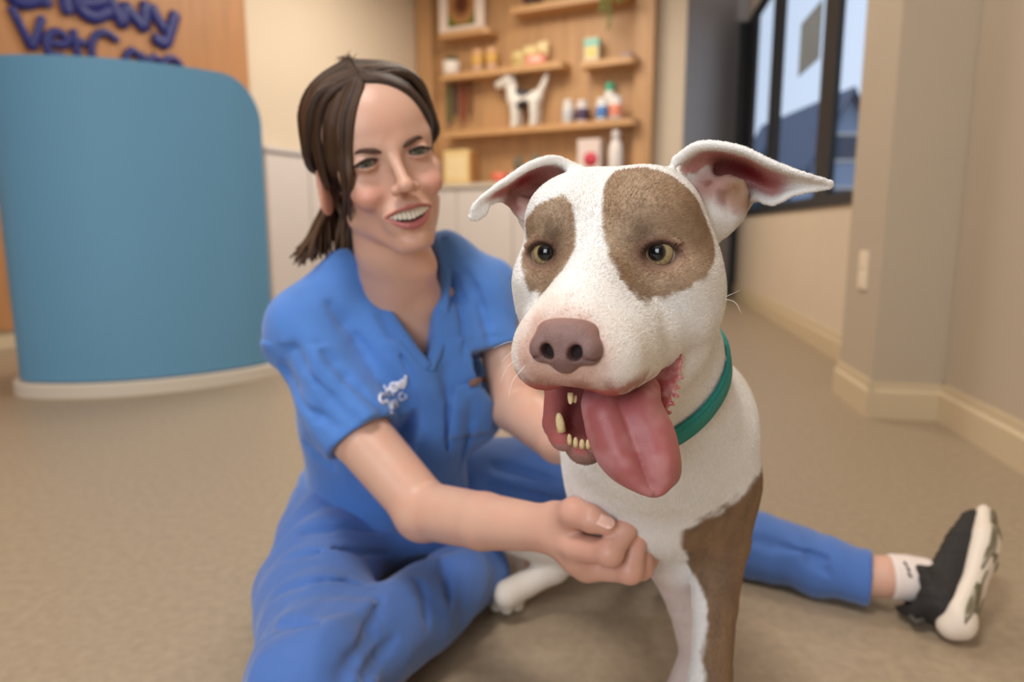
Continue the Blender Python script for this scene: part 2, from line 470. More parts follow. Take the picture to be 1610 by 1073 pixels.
struct(prism('wall_door_high', [uv(.80, VW1 - .01), uv(1.04, VW1 - .01), uv(1.04, VW1 + .32), uv(.80, VW1 + .32)], WZ1, HC, M_wall_unlit))
# notice stuck on the middle pane
v0, v1 = wv(1276), wv(1246); za = on_plane(1262, 115, (*uv(.97, 0), 0), (*EU, 0))[2]; zb = on_plane(1262, 36, (*uv(.97, 0), 0), (*EU, 0))[2]
o = prism('window_notice', [uv(.968, v0), uv(.972, v0), uv(.972, v1), uv(.968, v1)], za, zb, mat('notice_back', srgb(120, 128, 134), .8, var=.08, vscale=5))
tag(o, 'grey sheet stuck to the middle window pane', 'notice')
# light switch plate on the column
p = on_plane(1359, 425, (*uv(.764, 0), 0), (*EU, 0)); v = p[:2] @ EV
so = empty('wall_outlet', (*uv(.764, v), p[2])); tag(so, 'white outlet plate on the column beside the window', 'outlet')
M_plate = mat('plate_plastic', srgb(232, 214, 186), .4)
kid(prism('plate', [uv(.757, v - .04), uv(.764, v - .04), uv(.764, v + .04), uv(.757, v + .04)], p[2] - .062, p[2] + .062, M_plate, bevel=.0015), so)
for dz in (-.028, .028):
    kid(prism('socket', [uv(.754, v - .016), uv(.758, v - .016), uv(.758, v + .016), uv(.754, v + .016)], p[2] + dz - .02, p[2] + dz + .02, M_plate, bevel=.001), so)
# ---- outside: yard, gabled house, conifers
struct(box('ground', 1.3, 60, 2.5, 70, -.25, -.15, mat('yard', srgb(120, 125, 120), .9, var=.2)))
hp = at(1338, 138, 15.0)
hs = empty('neighbour_house', (hp[0], 15, -.15)); tag(hs, 'blue-grey gabled house outside the window', 'house')
M_house = mat('house_siding', srgb(150, 165, 190), .8, var=.05, vscale=2); M_roof = mat('house_roof', srgb(90, 98, 118), .8, var=.1)
def hbox(n, x0, x1, y0, y1, z0, z1, m): return adopt(box(n, hp[0] + x0, hp[0] + x1, 15 + y0, 15 + y1, z0, z1, m), hs)
hz = hp[2]
V = [(hp[0] - .7, 15, -.15), (hp[0] + .7, 15, -.15), (hp[0] + .7, 15, hz - 1.35), (hp[0], 15, hz - .1), (hp[0] - .7, 15, hz - 1.35)]
V += [(x, y + 5, z) for x, y, z in V]
adopt(py_mesh('walls', V, [(0, 1, 2, 3, 4), (9, 8, 7, 6, 5)] + [(i, (i + 1) % 5, 5 + (i + 1) % 5, 5 + i) for i in range(5)], M_house), hs)
for sx in (-1, 1):
    a = np.array([hp[0], 14.8, hz]); b = np.array([hp[0] + sx * .86, 14.8, hz - 1.6]); t = np.array([0, 0, -.12]); L = np.array([0, 5.4, 0])
    adopt(py_mesh('roof', [a, b, b + t, a + t, a + L, b + L, b + t + L, a + t + L], [(0, 1, 2, 3), (7, 6, 5, 4), (0, 4, 5, 1), (1, 5, 6, 2), (2, 6, 7, 3), (3, 7, 4, 0)], M_roof), hs)
for zc in (.9, 2.0):
    w = hbox('window', -.45, .45, -.04, .02, zc, zc + .6, M_white); hbox('pane', -.38, .38, -.05, 0, zc + .06, zc + .54, mat('dark_pane', srgb(60, 70, 90), .1))
M_con = mat('conifer_needles', srgb(70, 92, 108), .9, var=.3, vscale=9); M_trunk = mat('conifer_trunk', srgb(70, 60, 55), .9)
def conifer(px, py, Y, rad, label):
    top = at(px, py, Y); root = empty('conifer', (top[0], Y, -.15)); tag(root, label, 'tree', 'conifers outside the window')
    rnd = random.Random(px); h = top[2] + .15; V, F = [], []; tiers = 9; n = 18
    for k in range(tiers):
        zb = .12 * h + (h * .88) * (k / tiers) ** .92; zt = min(h, zb + h * .26); r = rad * (1 - k / tiers) + .06
        b0 = len(V); V.append((0, 0, zt))
        for i in range(n):
            a = 2 * math.pi * i / n; rr = r * (1.0 if i % 2 else .62) * rnd.uniform(.8, 1.15); V.append((rr * math.cos(a), rr * math.sin(a), zb - (0 if i % 2 == 0 else .12 * r)))
        V.append((0, 0, zb + .05))
        for i in range(n): F += [(b0, b0 + 1 + i, b0 + 1 + (i + 1) % n), (b0 + 1 + n, b0 + 1 + (i + 1) % n, b0 + 1 + i)]
    me = bpy.data.meshes.new('foliage'); me.from_pydata(V, [], F); me.update(); link('foliage', me, M_con, root)
    lathe('trunk', [(.16, 0), (.12, h * .5), (.02, h * .95)], M_trunk, root, 10)
conifer(1243, 208, 24, 1.9, 'tallest dark conifer outside the middle pane')
conifer(1300, 235, 31, 1.6, 'small conifer left of the gabled house')
conifer(1206, 225, 13, 1.0, 'bluish conifer outside the narrow pane')
# ------------------------------------------------------------------ sign wall: oak cladding boards, lettering
T_WOOD = lw_t(397)
M_clad_unlit = mat('oak_cladding_unlit', srgb(176, 124, 78), .5, var=.13, vscale=3.0, grain=(9, 9, .8), bump=.05, bscale=20)  # panel oak darkened: the unlit wall's shade is put into the colour
clad = empty('wall_cladding', (*lw(0), 0)); clad['kind'] = 'structure'
tb = np.linspace(-4.0, T_WOOD, 9)
for i in range(8):
    a, b = lw(tb[i] + .003), lw(tb[i + 1] - .003)
    adopt(prism('board', [a, b, b + BU * .03, a + BU * .03], .09, HC, M_clad_unlit), clad)
sign = empty('wall_sign_lettering', (*(lw(lw_t(150)) + BU * .03), 2.0)); tag(sign, 'dark blue lettering on the oak wall behind the desk', 'sign')
M_ink = mat('sign_blue', srgb(22, 32, 108), .45)
sg = lambda p: on_plane(p[0], p[1], (*(LW0 + BU * .045), 0), (BU[0], BU[1], 0))
def letter(strokes, r):
    V, F = [], []
    for st in strokes:
        P = catmull([sg(p) for p in st], 6) if len(st) > 2 else np.array([sg(p) for p in np.linspace(st[0], st[1], 4)])
        P = np.vstack([P[0] - (P[1] - P[0]) / np.linalg.norm(P[1] - P[0]) * r * .3, P, P[-1] + (P[-1] - P[-2]) / np.linalg.norm(P[-1] - P[-2]) * r * .3])
        rr = np.full(len(P), r); rr[0] = rr[-1] = r * .6
        T = np.gradient(P, axis=0); T /= np.linalg.norm(T, axis=1, keepdims=True); nn = np.array([BU[0], BU[1], 0])
        b0 = len(V)
        for i in range(len(P)):
            A = np.cross(T[i], nn); A /= np.linalg.norm(A)
            for k in range(10):
                a = 2 * math.pi * k / 10; V.append(P[i] + rr[i] * A * math.cos(a) + nn * .015 * math.sin(a))
        for i in range(len(P) - 1):
            for k in range(10): F.append((b0 + i * 10 + k, b0 + i * 10 + (k + 1) % 10, b0 + (i + 1) * 10 + (k + 1) % 10, b0 + (i + 1) * 10 + k))
        F.append(tuple(b0 + k for k in range(10))); F.append(tuple(b0 + (len(P) - 1) * 10 + k for k in range(10)))
    return adopt(py_mesh('letter', V, F, M_ink, None, True), sign)
R1, R2 = .036, .021
for st in ([[(62, -30), (40, -42), (18, -30), (18, -8), (35, 3), (55, 0), (64, -8)]],
           [[(52, -80), (62, -35), (73, 8)], [(68, -18), (78, -36), (92, -34), (99, -10), (107, 20)]],
           [[(128, 6), (148, 4), (168, -2), (160, -20), (140, -22), (124, -4), (130, 18), (150, 27), (172, 18)]],
           [[(172, -4), (182, 18), (193, 40)], [(193, 40), (197, 8)], [(197, 8), (212, 28), (227, 45)], [(227, 45), (229, 6)]],
           [[(238, 10), (247, 28), (258, 46)], [(276, 22), (268, 50), (260, 68), (243, 60)]]): letter(st, R1)
for st in ([[(18, 12), (50, 76)], [(66, 28), (52, 76)]],
           [[(76, 67), (104, 70), (98, 53), (83, 51), (73, 64), (78, 84), (100, 90)]],
           [[(115, 48), (120, 75), (126, 96)], [(110, 62), (134, 68)]],
           [[(184, 64), (168, 52), (152, 55), (144, 72), (150, 98), (180, 108)]],
           [[(222, 92), (208, 79), (198, 92), (204, 112), (222, 112)], [(222, 84), (228, 116)]],
           [[(232, 90), (240, 118)], [(234, 98), (242, 90), (250, 94)]],
           [[(258, 106), (284, 108), (276, 94), (262, 93), (255, 106), (262, 122), (280, 126)]]): letter(st, R2)
# ---- low white cabinets along the same wall
T_LC = lw_t(404)
zc = on_plane(440, 233, (*(LW0 + BU * .1), 0), (*BU, 0))[2]
lcw = (T_CORNER - .40 - T_LC) / 4
for i in range(4):
    r = empty('low_cabinet', (*lw(T_LC + lcw * i), 0))
    tag(r, ['white low cabinet nearest the blue desk', 'white low cabinet second from the blue desk', 'white low cabinet third from the blue desk', 'white low cabinet fourth from the desk, behind her head'][i], 'cabinet', 'low cabinets by the wall')
    a, b = lw(T_LC + lcw * i + .002), lw(T_LC + lcw * (i + 1) - .002)
    adopt(prism('body', [a + BU * .002, b + BU * .002, b + BU * .08, a + BU * .08], .06, zc - .03, M_white), r)
    a, b = lw(T_LC + lcw * i + .006), lw(T_LC + lcw * (i + 1) - .006)
    adopt(prism('door', [a + BU * .08, b + BU * .08, b + BU * .098, a + BU * .098], .08, zc - .04, M_white, bevel=.002), r)
a, b = lw(T_LC - .01), lw(T_CORNER - .39)
o = prism('cabinet_top', [a + BU * .002, b + BU * .002, b + BU * .115, a + BU * .115], zc - .03, zc, mat('pale_grey_top', srgb(205, 198, 196), .4), bevel=.003)
tag(o, 'pale grey worktop over the low white cabinets', 'worktop')
# ------------------------------------------------------------------ reception desk
dk = empty('reception_desk', (-1.35, 2.6, 0)); tag(dk, 'curved blue reception desk with a pale plinth', 'desk')
M_blue = mat('desk_blue', srgb(98, 150, 182), .62, var=.02, vscale=2)
M_plinth = mat('desk_plinth', srgb(214, 202, 184), .5)
plan = catmull([(-1.82, 2.95), (-1.83, 2.62), (-1.76, 2.42), (-1.62, 2.365), (-1.40, 2.39), (-1.20, 2.49), (-1.05, 2.63), (-.965, 2.76)], 10)
arc = np.concatenate([[0], np.cumsum(np.linalg.norm(np.diff(plan, axis=0), axis=1))]); Ltot = arc[-1]
DZ0, DZ1, RC = .055, 1.145, .17
tn = np.gradient(plan, axis=0); tn /= np.linalg.norm(tn, axis=1, keepdims=True); nr = np.stack([tn[:, 1], -tn[:, 0]], 1)     # outward: towards the room
# refine near the rounded end
sfine = np.concatenate([np.linspace(0, Ltot - RC, 50)[:-1], Ltot - RC + RC * np.sin(np.linspace(0, math.pi / 2, 14))])
pl = np.stack([np.interp(sfine, arc, plan[:, i]) for i in (0, 1)], 1); nn2 = np.stack([np.interp(sfine, arc, nr[:, i]) for i in (0, 1)], 1)
V, F = [], []
for i, s_ in enumerate(sfine):
    e = max(0, s_ - (Ltot - RC)); zt = DZ1 - RC + math.sqrt(max(RC * RC - e * e, 0))
    lean = .05 * max(0, 1 - s_ / .6)
    for (off, z) in ((0, DZ0), (lean, zt), (lean - .05, zt), (-.05, DZ0)): V.append((*(pl[i] + nn2[i] * off), z))
n = len(sfine)
for i in range(n - 1):
    for k in range(4): F.append((i * 4 + k, i * 4 + (k + 1) % 4, (i + 1) * 4 + (k + 1) % 4, (i + 1) * 4 + k))
F += [(0, 1, 2, 3), tuple((n - 1) * 4 + k for k in (3, 2, 1, 0))]
adopt(py_mesh('front_panel', V, F, M_blue, None, True), dk).data.set_sharp_from_angle(angle=math.radians(40))
V, F = [], []
for i in range(n):
    for (off, z) in ((.022, 0), (.022, .044), (.016, .05), (-.06, .05), (-.06, 0)): V.append((*(pl[i] + nn2[i] * off), z))
for i in range(n - 1):
    for k in range(5): F.append((i * 5 + k, i * 5 + (k + 1) % 5, (i + 1) * 5 + (k + 1) % 5, (i + 1) * 5 + k))
F += [(0, 1, 2, 3, 4), tuple((n - 1) * 5 + k for k in (4, 3, 2, 1, 0))]
adopt(py_mesh('plinth', V, F, M_plinth, None, True), dk).data.set_sharp_from_angle(angle=math.radians(40))
wt = [tuple(pl[i] - nn2[i] * .052) for i in range(4, n - 14, 4)]
wt += [(wt[-1][0] - .32, wt[-1][1] + .42), (wt[0][0] + .12, wt[0][1] + .42)]
adopt(prism('worktop', wt, .72, .75, M_wood2), dk)
# ------------------------------------------------------------------ shelf wall
SX1 = bw_at(1030, 200)[0]; SL = bw_at(692, 200)[0]; SR = bw_at(1003, 200)[0]
unit = empty('shelf_wall', (*bw(SX1 / 2), 0)); tag(unit, 'oak shelving unit with open shelves against the back wall', 'shelving')
def slab(name, s0, s1, n0, n1, z0, z1, m, root=None, bevel=0.0):
    o = prism(name, [bw(s0, n0), bw(s1, n0), bw(s1, n1), bw(s0, n1)], z0, z1, m, bevel=bevel)
    return adopt(o, root) if root else o
ZC = bw_at(740, 288, .36)[1]
slab('back_panel', .012, SX1, .002, .03, ZC - .02, HC - .02, M_wood, unit)
slab('stile', .012, SL, .03, .12, ZC, HC - .02, M_wood, unit)
slab('stile', SR, SX1, .03, .12, ZC, HC - .02, M_wood, unit)
DEP = .20
def shelf(pxl, pxr, py, th=.05):
    s0, z = bw_at(pxl, py, .03 + DEP); s1 = bw_at(pxr, py - 8, .03 + DEP)[0]
    n0, n1 = .03, .03 + DEP; r = .06
    P = [bw(s0, n0), bw(s1, n0), bw(s1, n1 - r)] + [bw(s1 - r + r * math.cos(a), n1 - r + r * math.sin(a)) for a in np.linspace(.2, math.pi / 2, 5)] + [bw(s0, n1)]
    o = prism('shelf', P, z, z + th, M_wood2); adopt(o, unit)
    return z + th, s0, s1
zS1, *_ = shelf(803, 985, 22)
zS2, a2, b2 = shelf(693, 884, 127)
zS3, *_ = shelf(912, 999, 107)
zS4, *_ = shelf(696, 999, 217)
zS0, a0, b0 = shelf(690, 768, 62)
# cabinets below with worktop
for i in range(4):
    w = (SX1 - .02) / 4; r = empty('base_cabinet', (*bw(w * (i + .5), .2), 0))
    tag(r, 'white base cabinet under the oak shelves, ' + ['leftmost', 'second from the left', 'third from the left', 'rightmost'][i] + ' of four', 'cabinet', 'cabinets under the shelves')
    slab('body', .02 + w * i + .001, .02 + w * (i + 1) - .001, .004, .33, .08, ZC - .04, M_white, r)
    slab('door', .02 + w * i + .004, .02 + w * (i + 1) - .004, .33, .35, .09, ZC - .05, M_white, r, .002)
    slab('toe_kick', .02 + w * i + .001, .02 + w * (i + 1) - .001, .02, .29, 0, .08, M_trim, r)
o = slab('worktop', .012, SX1 + .01, .035, .37, ZC - .04, ZC, mat('worktop_stone', srgb(202, 190, 172), .35, var=.03, vscale=30), None, .003)
tag(o, 'pale stone worktop below the oak shelves', 'worktop')
def spot(px, py, n): s, z = bw_at(px, py, n); return bw(s, n), s
def wpx(px0, px1, n): return abs(bw_at(px1, 200, n)[0] - bw_at(px0, 200, n)[0])
RZB = math.atan2(BU[1], BU[0])
def thing(name, px, zbase, label, cat, n=.13, group=None, py=200):
    p, s = spot(px, py, n); r = empty(name, (p[0], p[1], zbase), RZB); return tag(r, label, cat, group)
def lbox(name, x0, x1, y0, y1, z0, z1, m, root, bevel=.003): return box(name, x0, x1, y0, y1, z0, z1, m, root, bevel)
def C(*c, r=.5): return mat('paint', srgb(*c), r, var=.04, vscale=30)
K = wpx(800, 801, .15)                                                 # metres per picture pixel on the shelves
# picture frame
r = thing('picture_frame', 728, zS0, 'white picture frame holding a photo with a brown animal on green', 'picture', .10)
W, Hh = 37 * K, 78 * K; fw = .055 * 1.6
for nm, x0, x1, z0, z1 in (('frame_side', -W, -W + fw, 0, Hh), ('frame_side', W - fw, W, 0, Hh), ('frame_rail', -W + fw, W - fw, 0, fw * .8), ('frame_rail', -W + fw, W - fw, Hh - fw, Hh)):
    lbox(nm, x0, x1, -.02, .02, z0, z1, C(244, 226, 212), r, .006)
pic = bpy.data.materials.new('photo_print'); pic.use_nodes = True
nt = pic.node_tree; N = nt.nodes; L = nt.links; bs = N['Principled BSDF']; bs.inputs['Roughness'].default_value = .4
tc = N.new('ShaderNodeTexCoord'); gr = N.new('ShaderNodeTexGradient'); gr.gradient_type = 'SPHERICAL'; mp = N.new('ShaderNodeMapping'); mp.vector_type = 'TEXTURE'
mp.inputs['Location'].default_value = (0, 0, Hh * .52); mp.inputs['Scale'].default_value = (W * .75, 1, Hh * .42)
rp = N.new('ShaderNodeValToRGB'); rp.color_ramp.elements[0].position = .12; rp.color_ramp.elements[0].color = srgb(104, 112, 30); rp.color_ramp.elements[1].position = .3; rp.color_ramp.elements[1].color = srgb(190, 135, 85)
e = rp.color_ramp.elements.new(.75); e.color = srgb(95, 48, 25)
L.new(tc.outputs['Object'], mp.inputs[0]); L.new(mp.outputs[0], gr.inputs[0]); L.new(gr.outputs[0], rp.inputs[0]); L.new(rp.outputs[0], bs.inputs['Base Color'])
lbox('print', -W + fw * .9, W - fw * .9, -.006, .006, fw * .7, Hh - fw * .9, pic, r, 0)
# potted succulent
r = thing('potted_plant', 711, zS2, 'small plant in a white pot at the left end of the second shelf', 'plant')
lathe('pot', [(.055, 0), (.075, .02), (.08, .12), (.072, .125), (.066, .10), (.01, .10)], C(236, 224, 212), r)
rnd = random.Random(3); ml = C(66, 74, 40)
for i in range(12):
    a = i * 2.4; l = .05 + .03 * rnd.random(); q = np.array([math.cos(a), math.sin(a), 0])
    tube('leaf', [q * .01 + [0, 0, .10], q * .035 + [0, 0, .13 + .02 * rnd.random()], q * l + [0, 0, .15 + .03 * rnd.random()]], [.012, .016, .003], ml, r, 6, .5)
# treat jars with yellow labels
for px, lab in ((752, 'clear treat jar with a yellow label, left of the pair'), (774, 'clear treat jar with a yellow label, right of the pair')):
    r = thing('treat_jar', px, zS2, lab, 'jar', .13, 'treat jars on the second shelf')
    lathe('jar', [(.04, 0), (.052, .01), (.052, .14), (.045, .155), (.02, .155)], C(214, 176, 150, r=.15), r)
    lathe('lid', [(.046, .155), (.048, .16), (.048, .185), (.044, .19), (.01, .19)], C(220, 170, 130), r)
    lathe('label', [(.0525, .06), (.0535, .061), (.0535, .145), (.0525, .146)], C(216, 168, 84), r)
# snack packs
for px, c, h, w, lab in ((813, (222, 198, 140), .15, .05, 'cream snack pouch left of the pink box'), (832, (230, 206, 150), .18, .06, 'taller cream snack pouch behind the pink box'), (852, (236, 212, 160), .20, .055, 'tallest cream snack pouch by the shelf end')):
    r = thing('snack_pouch', px, zS2, lab, 'pouch', .10, 'snack pouches on the second shelf')
    V = []; n_ = 8
    S_ = [(w * .9, .035, 0), (w, .04, h * .2), (w, .035, h * .6), (w, .012, h * .9), (w, .004, h)]
    F = []
    for (a, b, z) in S_:
        for k in range(n_):
            t = 2 * math.pi * k / n_ + math.pi / 8; V.append((a * max(-1, min(1, 1.3 * math.cos(t))), b * math.sin(t), z))
    for i in range(len(S_) - 1):
        for k in range(n_): F.append((i * n_ + k, i * n_ + (k + 1) % n_, (i + 1) * n_ + (k + 1) % n_, (i + 1) * n_ + k))
    F += [tuple(range(n_))[::-1], tuple((len(S_) - 1) * n_ + k for k in range(n_))]
    py_mesh('pouch', V, F, C(*c), r, True)
    lbox('pouch_label', -w * .6, w * .6, -.043, -.034, h * .25, h * .6, C(188, 160, 90), r, .001)
r = thing('treat_box', 843, zS2, 'pink treat box lying in front of the cream pouches', 'box', .20)
lbox('carton', -.085, .085, -.03, .03, 0, .07, C(222, 128, 112), r); lbox('carton_label', -.05, .05, -.032, -.029, .015, .055, C(240, 190, 170), r, .001)
# teal box on the small right shelf
r = thing('supplement_box', 930, zS3, 'teal and yellow supplement box on the small right shelf', 'box', .12)
lbox('carton', -.06, .06, -.035, .035, 0, .19, C(216, 206, 180), r); lbox('top_band', -.061, .061, -.0365, .0365, .125, .18, C(140, 200, 180), r, .002); lbox('front_panel', -.045, .045, -.037, -.034, .04, .12, C(224, 206, 120), r, .001)
r = thing('flat_tin', 984, zS3, 'flat grey tin at the end of the small right shelf', 'tin', .13)
lathe('tin', [(.055, 0), (.057, .004), (.057, .03), (.055, .034), (.01, .034)], C(160, 140, 140), r); lathe('tin_lid', [(.058, .022), (.059, .024), (.059, .036), (.05, .04), (.01, .04)], C(176, 156, 154), r)
# leashes hanging under the second shelf
for i, (px, c, l, lab) in enumerate(((706, (70, 96, 50), .36, 'green'), (716, (58, 44, 52), .30, 'dark grey'), (728, (140, 40, 30), .36, 'red'), (739, (120, 70, 36), .30, 'brown'))):
    p, s = spot(px, 160, .10); r = empty('leash', (p[0], p[1], zS2 - .05 - l), RZB)
    tag(r, lab + ' leash hanging from a peg below the second shelf', 'leash', 'leashes hanging under the shelf')
    loop = catmull([(-.006, 0, l), (-.015, 0, l * .6), (-.014, 0, l * .2), (0, 0, .01), (.014, 0, l * .2), (.015, 0, l * .6), (.006, 0, l)], 5)
    tube('strap', loop, .007, C(*c), r, 6, 2.0, (0, 1, 0)); tube('peg', [(0, .06, l), (0, -.03, l)], .008, M_black, r, 8)
    lathe('clip', [(.01, .0), (.014, .01), (.008, .03), (.004, .045)], C(120, 110, 100), r, 10)
# dog figurine
r = thing('dog_figurine', 827, zS4, 'white terrier figurine with a black saddle standing on the long shelf', 'figurine', .14)
h = 76 * K
Sd = Sculpt(Frame((0, 0, 0), None, h / 10))
for x in (-1.9, 1.9):
    for y in (-.75, .75): Sd.chain([(x, y, 4.2), (x, y, 1.0), (x - .15, y, .45)], [.95, .68, .72], k=.5)
Sd.chain([(-2.2, 0, 5.2), (2.0, 0, 5.0)], [1.55, 1.25], k=.8); Sd.chain([(-2.4, 0, 5.8), (-3.4, 0, 8.2)], [1.25, .95], k=.8)
Sd.ell((-3.6, 0, 8.6), (1.5, 1.2, 1.25), k=.5); Sd.chain([(-4.0, 0, 8.3), (-5.5, 0, 7.9)], [1.0, .8], k=.5)
for y in (-1, 1): Sd.cone((-3.2, y * .95, 9.1), (-2.9, y * 1.25, 7.9), .38, .28, k=.3)
Sd.chain([(2.5, 0, 5.6), (3.6, 0, 7.4), (4.1, 0, 8.9)], [.7, .55, .42], k=.5)
k_ = h / 10; V, Q = Sd.polygonize(np.array([-6.6, -2.4, -.3]) * k_, np.array([4.8, 2.4, 10.2]) * k_, .007)
q = V / k_; c = np.tile(np.array([.76, .70, .63]), (len(V), 1))
c = mix(c, [.05, .05, .06], sstep(.1, -.1, np.sqrt(((q[:, 0] - .0) / 1.7) ** 2 + ((q[:, 2] - 6.7) / 1.5) ** 2) - 1)); c = mix(c, [.06, .055, .06], sstep(.1, -.1, np.sqrt((q[:, 0] / 1.3) ** 2 + ((q[:, 2] - 3.7) / .9) ** 2) - 1)); c = mix(c, [.06, .05, .05], sstep(.1, -.1, np.linalg.norm(q - [-6.1, 0, 7.8], axis=1) - .35))
np_mesh('figure', V, Q, mat('figurine_glaze', (1, 1, 1, 1), .4, attr='Col'), r, c)
for y in (-.45, .45): lathe('eye', [(.012, 0), (.009, .008), (.002, .011)], M_black, r, 8).location = (-4.5 * k_, y * k_ * 2, 8.7 * k_)
# small jars and bottles
def jar(px, n, rad, hh, c, lc, cap, lab, zb=None, group='jars on the long shelf'):
    r = thing('supplement_jar', px, zS4 if zb is None else zb, lab, 'jar', n, group)
    lathe('body', [(rad * .92, 0), (rad, .006), (rad, hh * .74), (rad * .75, hh * .80), (.01, hh * .80)], C(*c), r)
    lathe('cap', [(rad * .8, hh * .8), (rad * .82, hh * .81), (rad * .82, hh * .97), (rad * .76, hh), (.01, hh)], C(*cap), r)
    lathe('label', [(rad * 1.005, hh * .12), (rad * 1.02, hh * .13), (rad * 1.02, hh * .62), (rad * 1.005, hh * .63)], C(*lc), r)
jar(893, .14, .048, 31 * K, (222, 214, 206), (196, 196, 196), (224, 216, 210), 'plain white jar nearest the dog figurine')
jar(915, .14, .052, 29 * K, (224, 212, 208), (78, 58, 88), (222, 210, 206), 'white jar with a dark purple label')
jar(946, .19, .047, 28 * K, (232, 228, 224), (84, 130, 190), (232, 228, 224), 'white jar with a blue label')
jar(968, .19, .053, 29 * K, (232, 222, 214), (228, 140, 112), (232, 226, 220), 'white jar with a coral label')
jar(958, .075, .046, 50 * K, (226, 222, 214), (236, 228, 220), (80, 172, 132), 'tall white bottle with a green cap behind the jars')
# things on the worktop
r = thing('food_box', 722, ZC, 'tall cream and yellow box on the worktop', 'box', .22)
lbox('carton', -.13, .13, -.06, .06, 0, 48 * K, C(226, 196, 136), r, .004); lbox('front_print', -.10, .10, -.062, -.059, .05, 40 * K, C(236, 212, 164), r, .001); lbox('side_flap', .131, .150, -.055, .055, 0, 46 * K, C(176, 124, 66), r, .002)
r = thing('coral_bowl', 786, ZC, 'small coral bowl on the worktop', 'bowl', .22)
lathe('bowl', [(.05, 0), (.055, .01), (.085, .085), (.078, .085), (.05, .02), (.01, .018)], C(222, 112, 84), r); lathe('foot', [(.045, -.0), (.05, .002), (.05, .012), (.04, .014)], C(200, 95, 70), r)
for px, lab in ((814, 'grey-leaved plant in a white bowl on the worktop, left of two'), (842, 'dark-leaved plant in a pale bowl on the worktop, right of two')):
    r = thing('bowl_plant', px, ZC, lab, 'plant', .20, 'bowl plants on the worktop')
    lathe('bowl', [(.035, 0), (.052, .04), (.056, .085), (.05, .085), (.01, .06)], C(226, 214, 202), r)
    for i in range(14):
        a = i * 2.4; q = np.array([math.cos(a), math.sin(a), 0]); l = rnd.uniform(.025, .045)
        tube('leaf', [q * .01 + [0, 0, .07], q * .035 + [0, 0, .13 + .05 * rnd.random()], q * l + [0, 0, .17 + .08 * rnd.random()]], [.01, .015, .003], C(118, 110, 92) if i % 3 else C(92, 84, 70), r, 6, .4)
r = thing('gift_box', 930, ZC, 'white box with a red round print on the worktop', 'box', .20)
lbox('carton', -.095, .095, -.06, .06, 0, 52 * K, C(226, 206, 196), r, .004)
o = lathe('red_print', [(.058, 0), (.058, .004), (.001, .005)], C(204, 62, 78), r, 24); o.rotation_euler = (math.pi / 2, 0, 0); o.location = (.02, -.06, 26 * K)
r = thing('white_bottle', 969, ZC, 'slim white bottle at the right end of the worktop', 'bottle', .18)
lathe('body', [(.045, 0), (.056, .015), (.058, 34 * K), (.05, 44 * K), (.03, 50 * K), (.01, 51 * K)], C(232, 222, 214), r); lathe('cap', [(.03, 50 * K), (.034, 50.5 * K), (.034, 60 * K), (.028, 62 * K), (.01, 62 * K)], C(222, 214, 208), r)
# trailing plant on the top shelf
r = thing('trailing_plant', 968, zS1, 'trailing green plant hanging from the top shelf', 'plant', .14, py=10)
lathe('pot', [(.06, 0), (.085, .02), (.095, .14), (.085, .14), (.01, .12)], C(214, 196, 176), r)
mlf = C(92, 104, 30)
for v in range(9):
    x0 = rnd.uniform(-.07, .16); ln = rnd.uniform(.10, .36) if x0 < .05 else rnd.uniform(.05, .14); P = catmull([(x0 * .5, 0, .13), (x0, -.12, .15), (x0, -.15, .0), (x0 + rnd.uniform(-.02, .02), -.155, -ln)], 6)
    vn = tube('vine', P, .004, mlf, r, 5)
    for i in range(5, len(P), 1):
        q = P[i]; d = np.array([rnd.uniform(-.035, .035), rnd.uniform(-.02, .005), -.028])
        w = np.array([.014, 0, .004]); py_mesh('leaf', [q, q + d * .5 + w, q + d, q + d * .5 - w, q + d * .5 + [0, -.006, 0]], [(0, 1, 4), (1, 2, 4), (2, 3, 4), (3, 0, 4)], mlf, vn, True)
# something small on the top shelf
r = thing('dark_bowl', 838, zS1, 'small dark bowl on the top shelf', 'bowl', .16, py=10)
lathe('bowl', [(.05, 0), (.08, .03), (.09, .07), (.082, .07), (.01, .03)], C(84, 56, 44), r); lathe('foot', [(.045, 0), (.05, .002), (.05, .01), (.04, .012)], C(70, 46, 36), r)
# ------------------------------------------------------------------ dog
DH = face_frame((0.0585, 0.462, 0.5650), 22.5, 2.5, 0.8)           # head frame, origin between the eyes, centimetres
def grid_sheet(rows, n=26):
    """rows of control points -> dense sample grid (n per span in both directions)"""
    R = np.array([catmull(r, n) for r in rows]); R = np.transpose(R, (1, 0, 2))
    return np.transpose(np.array([catmull(r, n) for r in R]), (1, 0, 2))
def pix_rows(rows): return [[at(*p) for p in r] for r in rows]
EAR_R = grid_sheet(pix_rows([
    [(1062, 252, .497), (1085, 262, .517), (1108, 290, .525), (1128, 335, .505)],
    [(1100, 228, .480), (1122, 245, .516), (1140, 280, .538), (1160, 328, .516)],
    [(1160, 233, .470), (1173, 255, .508), (1183, 285, .528), (1186, 312, .506)],
    [(1215, 257, .465), (1215, 275, .492), (1216, 298, .506), (1214, 320, .490)],
    [(1262, 274, .462), (1260, 282, .475), (1256, 292, .482), (1250, 304, .478)],
    [(1308, 287, .465), (1308, 289, .468), (1307, 291, .470), (1305, 294, .468)]]), 12)
